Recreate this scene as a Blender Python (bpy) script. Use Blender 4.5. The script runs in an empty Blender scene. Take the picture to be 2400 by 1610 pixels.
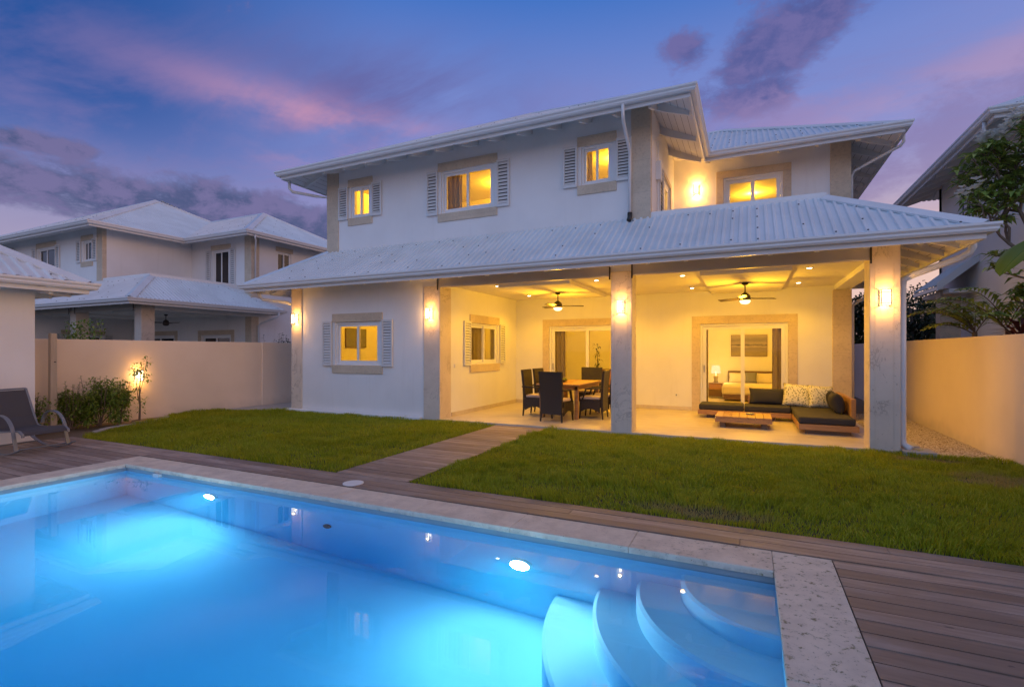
import bpy, math, random
import numpy as np
from mathutils import Vector, Matrix
random.seed(7); RNG = np.random.default_rng(7)
C = bpy.context.scene.collection
sc = bpy.context.scene
rad = math.radians

# ------------------------------------------------------------------ camera
cam_d = bpy.data.cameras.new('camera'); cam = bpy.data.objects.new('camera', cam_d); C.objects.link(cam)
cam.location = (0, 0, 1.5); cam.rotation_euler = (rad(90), 0, rad(25.2))
cam_d.sensor_width = 36; cam_d.lens = 36 * 1180 / 2400; cam_d.shift_y = 17 / 2400
cam_d.clip_start = 0.05; cam_d.clip_end = 3000
sc.camera = cam

# ------------------------------------------------------------------ render settings
sc.view_settings.view_transform = 'Standard'; sc.view_settings.look = 'None'
sc.view_settings.exposure = 0.0; sc.view_settings.gamma = 1.0
cy = sc.cycles
cy.use_denoising = True
cy.max_bounces = 8; cy.diffuse_bounces = 4; cy.glossy_bounces = 3; cy.transmission_bounces = 5
cy.transparent_max_bounces = 10; cy.volume_bounces = 0
cy.sample_clamp_indirect = 4.0; cy.blur_glossy = 0.5
cy.use_light_tree = True


def lin(r, g, b):
    f = lambda c: (c / 255 / 12.92) if c <= 10.3 else ((c / 255 + 0.055) / 1.055) ** 2.4
    return (f(r), f(g), f(b), 1)


# ------------------------------------------------------------------ node helpers
class S:
    """a value socket with arithmetic"""
    nt = None
    def __init__(s, sock): s.k = sock
    @staticmethod
    def op(o, a, b=None, c=None):
        n = S.nt.nodes.new('ShaderNodeMath'); n.operation = o
        for i, v in enumerate((a, b, c)):
            if v is None: continue
            if isinstance(v, S): S.nt.links.new(v.k, n.inputs[i])
            else: n.inputs[i].default_value = v
        return S(n.outputs[0])
    def __add__(a, b): return S.op('ADD', a, b)
    __radd__ = __add__
    def __sub__(a, b): return S.op('SUBTRACT', a, b)
    def __rsub__(a, b): return S.op('SUBTRACT', b, a)
    def __mul__(a, b): return S.op('MULTIPLY', a, b)
    __rmul__ = __mul__
    def __truediv__(a, b): return S.op('DIVIDE', a, b)


def smooth(x, lo, hi):
    n = S.nt.nodes.new('ShaderNodeMapRange'); n.interpolation_type = 'SMOOTHSTEP'
    S.nt.links.new(x.k, n.inputs[0]); n.inputs[1].default_value = lo; n.inputs[2].default_value = hi
    return S(n.outputs[0])
def gauss(x, c, w):
    d = (x - c) / w
    return S.op('EXPONENT', (d * d) * -1.0)
def mixc(f, a, b, blend='MIX'):
    n = S.nt.nodes.new('ShaderNodeMix'); n.data_type = 'RGBA'; n.blend_type = blend
    for i, v in ((0, f), (6, a), (7, b)):
        if isinstance(v, S): S.nt.links.new(v.k, n.inputs[i])
        else: n.inputs[i].default_value = v
    return S(n.outputs[2])
def ramp(x, stops, interp='LINEAR'):
    n = S.nt.nodes.new('ShaderNodeValToRGB'); e = n.color_ramp.elements; n.color_ramp.interpolation = interp
    while len(e) < len(stops): e.new(0.5)
    for el, (p, c) in zip(e, stops): el.position = p; el.color = c
    S.nt.links.new(x.k, n.inputs[0]); return S(n.outputs[0])
def noise(vec, scale, detail=4, rough=0.55, dist=0.0):
    n = S.nt.nodes.new('ShaderNodeTexNoise'); n.inputs['Scale'].default_value = scale
    n.inputs['Detail'].default_value = detail; n.inputs['Roughness'].default_value = rough; n.inputs['Distortion'].default_value = dist
    if vec is not None: S.nt.links.new(vec.k, n.inputs['Vector'])
    return S(n.outputs['Fac'])
def voro(vec, scale, feature='F1', out='Distance'):
    n = S.nt.nodes.new('ShaderNodeTexVoronoi'); n.feature = feature; n.inputs['Scale'].default_value = scale
    if vec is not None: S.nt.links.new(vec.k, n.inputs['Vector'])
    return S(n.outputs[out])
def objco():
    return S(S.nt.nodes.new('ShaderNodeTexCoord').outputs['Object'])
def geopos():
    return S(S.nt.nodes.new('ShaderNodeNewGeometry').outputs['Position'])
def island():
    return S(S.nt.nodes.new('ShaderNodeNewGeometry').outputs['Random Per Island'])
def sep(v):
    n = S.nt.nodes.new('ShaderNodeSeparateXYZ'); S.nt.links.new(v.k, n.inputs[0]); return [S(o) for o in n.outputs]
def comb(x, y, z):
    n = S.nt.nodes.new('ShaderNodeCombineXYZ')
    for i, v in enumerate((x, y, z)):
        if isinstance(v, S): S.nt.links.new(v.k, n.inputs[i])
        else: n.inputs[i].default_value = v
    return S(n.outputs[0])
def mapv(v, scale=(1, 1, 1), rot=(0, 0, 0), loc=(0, 0, 0)):
    n = S.nt.nodes.new('ShaderNodeMapping'); S.nt.links.new(v.k, n.inputs[0])
    n.inputs['Location'].default_value = loc; n.inputs['Rotation'].default_value = rot; n.inputs['Scale'].default_value = scale
    return S(n.outputs[0])


# ------------------------------------------------------------------ sky (dusk)
w = bpy.data.worlds.new('World'); sc.world = w; w.use_nodes = True
S.nt = w.node_tree; S.nt.nodes.clear()
gen = S(S.nt.nodes.new('ShaderNodeTexCoord').outputs['Generated'])
dx, dy, dz = sep(gen)
el = S.op('ARCSINE', dz) * 57.29578
az = S.op('ARCTAN2', dx, dy) * 57.29578
base = ramp(el / 90.0, [(0.0, lin(216, 190, 192)), (0.075, lin(182, 168, 192)), (0.145, lin(150, 150, 198)), (0.21, lin(134, 144, 206)),
                        (0.30, lin(118, 138, 206)), (0.39, lin(66, 116, 197)), (0.60, lin(146, 126, 140)), (1.0, lin(176, 140, 132))])
lft = smooth(az, -36, -68) * smooth(el, 8, 24)
base = mixc(lft * 0.95, base, lin(16, 80, 154))
warm = gauss(el, 3, 9) * smooth(az, -18, 12)
base = mixc(warm * 0.8, base, lin(248, 206, 182))
plane = comb(dx / (dz + 0.16), dy / (dz + 0.16), 0.0)
n1 = noise(mapv(plane, (1, 1.0, 1), loc=(3.1, 1.7, 0)), 1.15, 6, 0.56, 0.25)
n2 = noise(mapv(plane, (0.45, 1.3, 1), rot=(0, 0, 0.18), loc=(8.3, 2.2, 0)), 1.3, 5, 0.55, 0.4)
n3 = noise(mapv(plane, (1, 1, 1), loc=(5.1, 9.7, 0)), 2.6, 5, 0.6, 0.1)
n4 = noise(mapv(comb(az / 10.0, el / 6.5, 0.0), (1, 1, 1), loc=(1.3, 4.4, 0)), 1.4, 6, 0.6, 0.35)
# streaky high veil, violet-grey, over most of the visible sky
st = noise(mapv(plane, (0.9, 2.1, 1), rot=(0, 0, -0.28), loc=(2.3, 6.2, 0)), 1.5, 7, 0.62, 0.5)
veil = gauss(el - az * 0.02, 26.5, 4.6) * gauss(az, -40, 15) * smooth(st * 0.6 + n2 * 0.5, 0.42, 0.68)
col = mixc(veil * 0.85, base, lin(80, 82, 146))
veil2 = gauss(el, 20, 8) * smooth(st * 0.7 + n3 * 0.35, 0.44, 0.68)
col = mixc(veil2 * 0.52, col, lin(134, 122, 176))
pk = gauss(el + (az + 45) * 0.1, 23.2, 1.9) * gauss(az, -44, 14) * smooth(st * 0.6 + n3 * 0.6, 0.42, 0.72)
col = mixc(pk * 0.72, col, lin(216, 156, 182))
pk2 = gauss(el, 19.6, 2.2) * gauss(az, -40, 9) * smooth(st * 0.4 + n3 * 0.6, 0.42, 0.62)
col = mixc(pk2 * 0.7, col, lin(206, 158, 186))
pk3 = gauss(el - az * 0.2, 18.5, 2.4) * smooth(az, -6, 8) * smooth(st * 0.6 + n3 * 0.5, 0.44, 0.66)
col = mixc(pk3 * 0.42, col, lin(196, 158, 188))
# dark cumulus: upper right, low left, low right
n5 = noise(mapv(comb(az / 10.0, el / 6.0, 0.0), (1, 1, 1), loc=(6.3, 2.4, 0)), 2.6, 7, 0.66, 0.25)
n6 = noise(mapv(comb(az / 10.0, el / 5.0, 0.0), (1, 1, 1), loc=(1.7, 8.8, 0)), 5.5, 6, 0.65, 0.2)
puff = n4 * 0.62 + n5 * 0.56 + n6 * 0.18
mA = S.op('MAXIMUM', gauss(az - el * 0.3, -5.6, 7.2) * gauss(el - az * 0.34, 27.8, 4.0), gauss(az, -6.0, 3.4) * gauss(el, 29.3, 2.0) * 0.85)
mA = S.op('MAXIMUM', mA, gauss(az, 0.5, 5.0) * gauss(el, 24.6, 2.4) * 0.85)
dA = smooth(puff + mA * 0.52, 0.80, 1.06)
col = mixc(dA * 0.88, col, mixc(smooth(n5 * 0.8 + n6 * 0.2, 0.38, 0.6), lin(84, 88, 146), lin(112, 104, 158)))
col = mixc(smooth(puff + gauss(az, 3.0, 9) * gauss(el, 22.0, 3.4) * 0.45, 0.86, 1.15) * 0.45, col, lin(160, 138, 184))
mB = gauss(el + (az + 58) * 0.03, 13.4, 3.2) * smooth(az, -35, -44)
mB2 = gauss(el, 16.6, 1.2) * gauss(az, -69, 6)
dB = smooth(puff + S.op('MAXIMUM', mB, mB2) * 0.46, 0.86, 1.06)
col = mixc(gauss(el, 9.5, 5) * smooth(az, -30, -45) * 0.5, col, lin(158, 150, 182))
col = mixc(dB * 0.9, col, mixc(smooth(n5 * 0.8 + n6 * 0.2, 0.40, 0.58), lin(72, 84, 124), lin(116, 110, 154)))
mC = gauss(el - (az - 12) * 0.25, 16.5, 4.6) * smooth(az, -2, 12)
dC = smooth(puff + mC * 0.42, 0.84, 1.12)
col = mixc(dC * 0.62, col, lin(130, 118, 168))
wl = gauss(el, 4, 7) * smooth(az, -4, 14)
col = mixc(wl * 0.75, col, lin(236, 200, 188))
# the sky behind the photographer is the brighter, bluer half
back = smooth(dy, 0.05, -0.7) * smooth(dz, -0.05, 0.25)
col = mixc(back, col, (0.30, 0.475, 0.87, 1))
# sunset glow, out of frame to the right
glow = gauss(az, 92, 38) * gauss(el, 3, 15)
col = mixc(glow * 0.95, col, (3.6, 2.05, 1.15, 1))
strength = 1.0 + back * 0.15
below = smooth(dz, 0.0, -0.08)
col = mixc(below, col, lin(60, 58, 66))
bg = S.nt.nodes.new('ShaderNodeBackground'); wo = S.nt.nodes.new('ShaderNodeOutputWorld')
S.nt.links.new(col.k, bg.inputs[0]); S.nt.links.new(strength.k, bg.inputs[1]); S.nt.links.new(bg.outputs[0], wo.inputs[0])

# ------------------------------------------------------------------ materials
def mat(name, build):
    m = bpy.data.materials.new(name); m.use_nodes = True; S.nt = m.node_tree; S.nt.nodes.clear()
    out = S.nt.nodes.new('ShaderNodeOutputMaterial'); p = S.nt.nodes.new('ShaderNodeBsdfPrincipled')
    S.nt.links.new(p.outputs[0], out.inputs[0])
    build(p, out); return m
def setc(p, c, rough=0.6, **kw):
    if isinstance(c, S): S.nt.links.new(c.k, p.inputs['Base Color'])
    else: p.inputs['Base Color'].default_value = (*c[:3], 1)
    if isinstance(rough, S): S.nt.links.new(rough.k, p.inputs['Roughness'])
    else: p.inputs['Roughness'].default_value = rough
    for k, v in kw.items(): p.inputs[k.replace('_', ' ')].default_value = v
def bump(p, h, strength=0.3, dist=0.01):
    b = S.nt.nodes.new('ShaderNodeBump'); b.inputs['Strength'].default_value = strength; b.inputs['Distance'].default_value = dist
    S.nt.links.new(h.k, b.inputs['Height']); S.nt.links.new(b.outputs[0], p.inputs['Normal'])
def c4(r, g, b): return (r, g, b, 1)
M = {}
def plain(name, c, rough=0.5, **kw): M[name] = mat(name, lambda p, o: setc(p, c, rough, **kw))

def _stucco(p, o):
    v = geopos(); n = noise(v, 0.9, 4); f = noise(v, 90, 3)
    st = smooth(noise(mapv(v, (3, 3, 0.25)), 2.2, 5, 0.6), 0.55, 0.8)
    c = mixc(smooth(n, 0.3, 0.75), c4(0.80, 0.79, 0.775), c4(0.74, 0.73, 0.715))
    c = mixc(st * 0.22, c, c4(0.6, 0.57, 0.53))
    setc(p, c, 0.75); bump(p, f, 0.25, 0.004)
M['stucco'] = mat('stucco', _stucco)
def _gwall(p, o):
    v = geopos(); n = noise(v, 1.2, 5); z = sep(v)[2]
    c = mixc(smooth(n, 0.3, 0.75), c4(0.84, 0.70, 0.56), c4(0.79, 0.65, 0.515))
    dirt = smooth(z + noise(v, 3.5, 4) * 0.35, 0.42, 0.12)
    c = mixc(dirt * 0.35, c, c4(0.45, 0.4, 0.34))
    setc(p, c, 0.8); bump(p, noise(v, 70, 3), 0.25, 0.004)
M['garden_wall'] = mat('garden_wall', _gwall)
def _stone(p, o):
    v = geopos(); x, y, z = sep(v)
    n = noise(v, 2.6, 6, 0.62, 0.3); n2_ = noise(v, 22, 4)
    blk = S.op('FRACT', (z + 0.1) / 0.62)
    joint = S.op('LESS_THAN', S.op('ABSOLUTE', blk - 0.5), 0.006)
    tone = noise(comb(0.0, 0.0, S.op('FLOOR', (z + 0.1 + 0.31) / 0.62)) , 7.7, 0)
    c = mixc(smooth(n, 0.32, 0.7), c4(0.62, 0.51, 0.37), c4(0.53, 0.43, 0.31))
    c = mixc(smooth(tone, 0.35, 0.65) * 0.35, c, c4(0.66, 0.55, 0.43))
    c = mixc(smooth(n2_, 0.5, 0.72) * 0.4, c, c4(0.34, 0.28, 0.22))
    c = mixc(joint * 0.35, c, c4(0.28, 0.24, 0.2))
    setc(p, c, 0.65); bump(p, n2_, 0.25, 0.005)
M['coral_stone'] = mat('coral_stone', _stone)
def _post(p, o):
    v = geopos(); n = noise(v, 1.8, 6, 0.6, 0.4)
    vn = noise(mapv(v, (1.0, 1.0, 0.7)), 2.1, 7, 0.68, 0.9)
    crack = smooth(S.op('ABSOLUTE', vn - 0.5), 0.018, 0.0) * smooth(noise(v, 1.4, 2), 0.47, 0.60)
    spots = smooth(noise(v, 18, 3, 0.6), 0.66, 0.72)
    pits = smooth(voro(v, 16), 0.12, 0.05) * smooth(noise(v, 2.5, 2), 0.5, 0.6)
    c = mixc(smooth(n, 0.3, 0.72), c4(0.68, 0.58, 0.47), c4(0.58, 0.49, 0.395))
    c = mixc(crack * 0.55, c, c4(0.24, 0.18, 0.13)); c = mixc(spots * 0.5, c, c4(0.27, 0.22, 0.18)); c = mixc(pits * 0.6, c, c4(0.2, 0.17, 0.14))
    setc(p, c, 0.55); bump(p, vn, 0.15, 0.006)
M['weathered_stone'] = mat('weathered_stone', _post)
def _metal(p, o):
    v = geopos(); n = noise(v, 1.4, 5); n2_ = noise(mapv(v, (6, 1.2, 3)), 2.0, 4)
    c = mixc(smooth(n, 0.35, 0.7), c4(0.68, 0.74, 0.77), c4(0.60, 0.655, 0.68))
    c = mixc(smooth(n2_, 0.6, 0.8) * 0.3, c, c4(0.5, 0.51, 0.52))
    setc(p, c, 0.42)
M['roof_metal'] = mat('roof_metal', _metal)
plain('screw', (0.10, 0.11, 0.12), 0.5)
plain('white_paint', (0.78, 0.775, 0.76), 0.45)
plain('gutter_paint', (0.72, 0.725, 0.725), 0.35)
def _soff(p, o):
    v = geopos(); x, y, z = sep(v)
    n = noise(v, 4, 4)
    c = mixc(n * 0.5, c4(0.78, 0.77, 0.75), c4(0.68, 0.665, 0.64)); setc(p, c, 0.6)
M['soffit_paint'] = mat('soffit_paint', _soff)
plain('joint', (0.12, 0.11, 0.10), 0.9)
def _shut(p, o):
    v = geopos(); setc(p, mixc(noise(v, 5, 4), c4(0.70, 0.70, 0.69), c4(0.62, 0.62, 0.61)), 0.5)
M['shutter_paint'] = mat('shutter_paint', _shut)
def _shouse(p, o):
    setc(p, mixc(noise(geopos(), 3, 4), c4(0.55, 0.51, 0.46), c4(0.47, 0.43, 0.39)), 0.5)
M['shutter_box'] = mat('shutter_box', _shouse)
def _ceil(p, o):
    setc(p, c4(0.78, 0.755, 0.72), 0.95); p.inputs['Specular IOR Level'].default_value = 0.05
M['ceiling_paint'] = mat('ceiling_paint', _ceil)
plain('interior_paint', (0.74, 0.70, 0.62), 0.7)
def _glass(p, o):
    nt = S.nt; tr = nt.nodes.new('ShaderNodeBsdfTransparent'); gl = nt.nodes.new('ShaderNodeBsdfGlossy'); gl.inputs['Roughness'].default_value = 0.02
    tr.inputs[0].default_value = (0.94, 0.96, 0.95, 1)
    fr = nt.nodes.new('ShaderNodeFresnel'); fr.inputs[0].default_value = 1.45; mx = nt.nodes.new('ShaderNodeMixShader')
    nt.links.new(fr.outputs[0], mx.inputs[0]); nt.links.new(tr.outputs[0], mx.inputs[1]); nt.links.new(gl.outputs[0], mx.inputs[2]); nt.links.new(mx.outputs[0], o.inputs[0])
M['glass'] = mat('glass', _glass)
plain('dark_glass', (0.012, 0.014, 0.018), 0.06)

def _deck(p, o):
    v = geopos(); r = island(); x, y, z = sep(v)
    gv = comb(x * 0.8 + r * 37.0, y * 9.0 + r * 11.0, z * 9.0)
    g = noise(gv, 2.2, 6, 0.6, 0.3); g2 = noise(comb(x * 0.5 + r * 9.0, y * 2.0, 0.0), 2.0, 5, 0.6)
    c = mixc(smooth(g, 0.3, 0.75), c4(0.27, 0.19, 0.145), c4(0.50, 0.37, 0.29))
    c = mixc(smooth(S.op('FRACT', r * 7.31), 0.0, 1.0) * 0.75, c, c4(0.19, 0.125, 0.09))
    c = mixc(smooth(g2, 0.45, 0.75) * 0.55, c, c4(0.46, 0.38, 0.33))
    knots = smooth(noise(comb(x * 3 + r * 20, y * 9, 0.0), 3.2, 2), 0.70, 0.76)
    c = mixc(knots * 0.6, c, c4(0.05, 0.035, 0.03))
    setc(p, c, 0.55); bump(p, g, 0.35, 0.004)
M['deck_wood'] = mat('deck_wood', _deck)
def _cop(p, o):
    v = geopos(); r = island(); n = noise(v, 5, 6, 0.65, 0.2); f = noise(v, 40, 4, 0.7)
    x, y, z = sep(v)
    right = S.op('MAXIMUM', smooth(x, -1.2, -0.2) * 0.9, gauss(x, -5.5, 0.9) * 0.15)
    moss = smooth(noise(v, 20, 5, 0.75), 0.54, 0.65) * smooth(noise(v, 2.2, 3) + r * 0.2, 0.40, 0.58) * right
    pits = smooth(f, 0.64, 0.71)
    pits2 = smooth(voro(v, 32), 0.16, 0.06) * smooth(noise(v, 3.1, 3), 0.46, 0.58)
    c = mixc(smooth(n, 0.3, 0.72), c4(0.80, 0.66, 0.50), c4(0.60, 0.48, 0.36))
    c = mixc(r * 0.35, c, c4(0.76, 0.66, 0.53))
    c = mixc(pits * 0.75, c, c4(0.26, 0.205, 0.155)); c = mixc(pits2 * 0.8, c, c4(0.16, 0.135, 0.11))
    c = mixc(moss * 0.9, c, c4(0.13, 0.115, 0.02))
    edge = smooth(z, -0.012, -0.04) * smooth(noise(v, 12, 4), 0.48, 0.6)
    c = mixc(edge * 0.25, c, c4(0.14, 0.13, 0.12))
    setc(p, c, 0.7); bump(p, f - pits2 * 0.8, 0.4, 0.006)
M['coping_stone'] = mat('coping_stone', _cop)
def _patio(p, o):
    v = geopos(); x, y, z = sep(v)
    fx = S.op('FRACT', x / 0.61); fy = S.op('FRACT', y / 0.61)
    j = S.op('MAXIMUM', S.op('LESS_THAN', fx, 0.007), S.op('LESS_THAN', fy, 0.007))
    t = noise(comb(S.op('FLOOR', x / 0.61), S.op('FLOOR', y / 0.61), 0.0), 5.3, 0)
    n = noise(mapv(v, (1, 3.0, 1)), 2.2, 6, 0.65, 0.5)
    c = mixc(smooth(n, 0.3, 0.7), c4(0.62, 0.54, 0.43), c4(0.50, 0.42, 0.32))
    c = mixc(smooth(t, 0.3, 0.7) * 0.35, c, c4(0.66, 0.59, 0.48)); c = mixc(j * 0.4, c, c4(0.4, 0.34, 0.27))
    setc(p, c, 0.32)
M['travertine'] = mat('travertine', _patio)
def _soil(p, o):
    v = geopos(); setc(p, mixc(noise(v, 6, 5), c4(0.045, 0.055, 0.015), c4(0.08, 0.065, 0.03)), 0.95)
M['lawn_soil'] = mat('lawn_soil', _soil)
def _sand(p, o):
    v = geopos(); n = noise(v, 30, 5, 0.7); setc(p, mixc(n, c4(0.30, 0.23, 0.15), c4(0.16, 0.115, 0.07)), 0.95); bump(p, n, 0.6, 0.02)
M['bed_soil'] = mat('bed_soil', _sand)
def _ground(p, o):
    v = geopos(); setc(p, mixc(noise(v, 0.4, 5), c4(0.10, 0.10, 0.06), c4(0.16, 0.14, 0.10)), 0.95)
M['ground'] = mat('ground', _ground)
def _grav(p, o):
    r = island(); setc(p, ramp(r, [(0, c4(0.42, 0.33, 0.22)), (0.5, c4(0.55, 0.45, 0.32)), (1, c4(0.66, 0.58, 0.46))]), 0.85)
M['gravel'] = mat('gravel', _grav)
def _grass(p, o):
    v = geopos(); r = island(); n = noise(v, 1.3, 4, 0.6); n5 = noise(v, 6.0, 3); x, y, z = sep(v)
    c = ramp(r, [(0, c4(0.20, 0.255, 0.008)), (0.55, c4(0.35, 0.41, 0.012)), (0.85, c4(0.42, 0.48, 0.025)), (1, c4(0.54, 0.50, 0.08))])
    c = mixc(smooth(n, 0.4, 0.7) * 0.45, c, c4(0.50, 0.45, 0.025))
    c = mixc(smooth(n5, 0.52, 0.72) * 0.4, c, c4(0.13, 0.21, 0.006))
    dry = gauss(x, -0.4, 0.75) * gauss(y, 5.0, 0.22) + gauss(x, 2.6, 0.5) * gauss(y, 7.6, 0.5) + gauss(x, 2.2, 0.5) * gauss(y, 8.7, 0.25)
    c = mixc(smooth(dry * noise(v, 5, 4) * 2.0, 0.3, 0.9) * 0.75, c, c4(0.42, 0.31, 0.14))
    setc(p, c, 0.55); p.inputs['Specular IOR Level'].default_value = 0.3
    nt = S.nt; tl = nt.nodes.new('ShaderNodeBsdfTranslucent'); mx = nt.nodes.new('ShaderNodeMixShader'); mx.inputs[0].default_value = 0.4
    nt.links.new(c.k, tl.inputs[0]); nt.links.new(p.outputs[0], mx.inputs[1]); nt.links.new(tl.outputs[0], mx.inputs[2]); nt.links.new(mx.outputs[0], o.inputs[0])
M['grass_blade'] = mat('grass_blade', _grass)
def leafmat(name, a, b, c3, rough=0.4):
    def f(p, o):
        r = island(); c = ramp(r, [(0, c4(*a)), (0.6, c4(*b)), (1, c4(*c3))]); setc(p, c, rough)
        nt = S.nt; tl = nt.nodes.new('ShaderNodeBsdfTranslucent'); mx = nt.nodes.new('ShaderNodeMixShader'); mx.inputs[0].default_value = 0.25
        nt.links.new(c.k, tl.inputs[0]); nt.links.new(p.outputs[0], mx.inputs[1]); nt.links.new(tl.outputs[0], mx.inputs[2]); nt.links.new(mx.outputs[0], o.inputs[0])
    M[name] = mat(name, f)
leafmat('shrub_leaf', (0.085, 0.16, 0.02), (0.19, 0.30, 0.04), (0.34, 0.42, 0.07))
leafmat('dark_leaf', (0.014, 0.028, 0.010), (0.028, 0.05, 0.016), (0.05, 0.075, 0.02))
leafmat('tree_leaf', (0.14, 0.22, 0.045), (0.27, 0.38, 0.08), (0.44, 0.54, 0.15), 0.35)
leafmat('frond_leaf', (0.15, 0.20, 0.025), (0.29, 0.34, 0.05), (0.44, 0.46, 0.08))
leafmat('banana_leaf', (0.12, 0.22, 0.03), (0.14, 0.26, 0.035), (0.16, 0.28, 0.04), 0.35)
leafmat('red_leaf', (0.05, 0.012, 0.012), (0.09, 0.02, 0.015), (0.14, 0.035, 0.02))
plain('petal', (0.82, 0.82, 0.78), 0.6)
def _bark(p, o):
    v = geopos(); n = noise(mapv(v, (1, 1, 0.3)), 25, 5); setc(p, mixc(n, c4(0.10, 0.07, 0.05), c4(0.22, 0.17, 0.13)), 0.85); bump(p, n, 0.5, 0.01)
M['bark'] = mat('bark', _bark)
def _postw(p, o):
    v = geopos(); n = noise(mapv(v, (1, 1, 0.06)), 28, 6, 0.65); setc(p, mixc(n, c4(0.42, 0.35, 0.27), c4(0.68, 0.60, 0.50)), 0.8); bump(p, n, 0.6, 0.008)
M['post_wood'] = mat('post_wood', _postw)
def woodmat(name, a, b, axis):
    def f(p, o):
        v = objco(); r = island(); sc_ = [14, 14, 14]; sc_[axis] = 1.2
        n = noise(mapv(v, tuple(sc_)), 2.5, 5, 0.6, 0.5)
        c = mixc(smooth(n, 0.3, 0.7), c4(*a), c4(*b)); c = mixc(r * 0.3, c, c4(a[0] * 0.7, a[1] * 0.65, a[2] * 0.6)); setc(p, c, 0.45)
    M[name] = mat(name, f)
woodmat('teak', (0.46, 0.25, 0.10), (0.33, 0.165, 0.06), 0)
woodmat('dark_wood', (0.20, 0.12, 0.06), (0.13, 0.075, 0.04), 0)
def _wick(p, o):
    v = objco(); x, y, z = sep(v)
    wv = S.op('SINE', (x + y) * 420.0) * S.op('SINE', z * 420.0)
    setc(p, mixc(smooth(wv, -0.5, 0.8), c4(0.012, 0.008, 0.006), c4(0.034, 0.023, 0.016)), 0.45); bump(p, wv, 0.4, 0.004)
M['wicker'] = mat('wicker', _wick)
def fabric(name, a, b, s=160):
    def f(p, o):
        v = objco(); n = noise(v, s, 3); n2_ = noise(v, 4, 3); setc(p, mixc(n * 0.6 + n2_ * 0.4, c4(*a), c4(*b)), 0.9); bump(p, n, 0.25, 0.003)
    M[name] = mat(name, f)
fabric('charcoal_fabric', (0.022, 0.021, 0.023), (0.050, 0.047, 0.049))
fabric('seat_fabric', (0.46, 0.36, 0.30), (0.58, 0.47, 0.39))
fabric('sling_fabric', (0.055, 0.053, 0.06), (0.085, 0.082, 0.092))
fabric('linen', (0.72, 0.66, 0.55), (0.62, 0.56, 0.45), 60)
fabric('curtain_fabric', (0.30, 0.23, 0.15), (0.42, 0.33, 0.22), 90)
fabric('sheer_fabric', (0.62, 0.54, 0.4), (0.72, 0.64, 0.5), 90)
fabric('grey_fabric', (0.16, 0.16, 0.17), (0.22, 0.22, 0.23), 90)
def _patt(p, o):
    v = objco(); d = voro(mapv(v, (1.0, 1.0, 0.6)), 40); n = noise(v, 30, 3)
    f = smooth(d + (n - 0.5) * 0.5, 0.42, 0.28)
    c = mixc(f, c4(0.70, 0.66, 0.50), c4(0.13, 0.15, 0.08)); setc(p, c, 0.85); bump(p, n, 0.2, 0.003)
M['leaf_print'] = mat('leaf_print', _patt)
def _alu(p, o):
    n = noise(geopos(), 12, 4); setc(p, mixc(n, c4(0.19, 0.21, 0.235), c4(0.25, 0.27, 0.30)), 0.4); p.inputs['Metallic'].default_value = 0.35
M['grey_metal'] = mat('grey_metal', _alu)
plain('dark_metal', (0.035, 0.026, 0.02), 0.45)
plain('lamp_metal', (0.09, 0.075, 0.055), 0.4, Metallic=0.6)
plain('fan_blade', (0.045, 0.03, 0.02), 0.4)
plain('brushed_nickel', (0.45, 0.42, 0.38), 0.35, Metallic=0.8)
plain('black_plastic', (0.02, 0.02, 0.02), 0.4)
plain('white_plastic', (0.75, 0.75, 0.73), 0.4)
plain('concrete', (0.42, 0.39, 0.35), 0.8)
plain('ceramic_dark', (0.05, 0.055, 0.05), 0.4)
def emit(name, c, s):
    def f(p, o):
        p.inputs['Base Color'].default_value = (0.8, 0.8, 0.8, 1); p.inputs['Emission Color'].default_value = (*c, 1); p.inputs['Emission Strength'].default_value = s
    M[name] = mat(name, f)
WARM = (1.0, 0.50, 0.02)
emit('lamp_glass', (1.0, 0.86, 0.55), 5.0)
emit('bulb', (1.0, 0.88, 0.62), 14.0)
emit('shade_glow', (1.0, 0.82, 0.45), 2.2)
emit('pool_lens', (0.92, 0.97, 1.0), 9.0)
def _basin(p, o):
    v = geopos(); n = noise(v, 2.5, 5); setc(p, mixc(n, c4(0.56, 0.78, 0.88), c4(0.48, 0.71, 0.83)), 0.7)
M['pool_plaster'] = mat('pool_plaster', _basin)
def _band(p, o):
    v = geopos(); n = noise(mapv(v, (1, 1, 0.3)), 8, 5); setc(p, mixc(n, c4(0.34, 0.40, 0.42), c4(0.26, 0.31, 0.33)), 0.5)
M['pool_band'] = mat('pool_band', _band)
def _water(p, o):
    nt = S.nt; nt.nodes.remove(p)
    v = geopos(); h = noise(mapv(v, (1, 1, 1)), 1.3, 3, 0.5, 0.2) + noise(v, 6, 2) * 0.06
    b = nt.nodes.new('ShaderNodeBump'); b.inputs['Strength'].default_value = 0.035; b.inputs['Distance'].default_value = 0.03; nt.links.new(h.k, b.inputs['Height'])
    g = nt.nodes.new('ShaderNodeBsdfGlass'); g.inputs['IOR'].default_value = 1.33; g.inputs['Roughness'].default_value = 0.0
    nt.links.new(b.outputs[0], g.inputs['Normal'])
    va = nt.nodes.new('ShaderNodeVolumeAbsorption'); va.inputs['Color'].default_value = (0.0, 0.745, 0.972, 1); va.inputs['Density'].default_value = 0.68
    vs = nt.nodes.new('ShaderNodeVolumeScatter'); vs.inputs['Color'].default_value = (0.03, 0.66, 1.0, 1); vs.inputs['Density'].default_value = 0.05; vs.inputs['Anisotropy'].default_value = 0.3
    ad = nt.nodes.new('ShaderNodeAddShader'); nt.links.new(va.outputs[0], ad.inputs[0]); nt.links.new(vs.outputs[0], ad.inputs[1])
    nt.links.new(g.outputs[0], o.inputs['Surface']); nt.links.new(ad.outputs[0], o.inputs['Volume'])
M['water'] = mat('water', _water)
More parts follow.
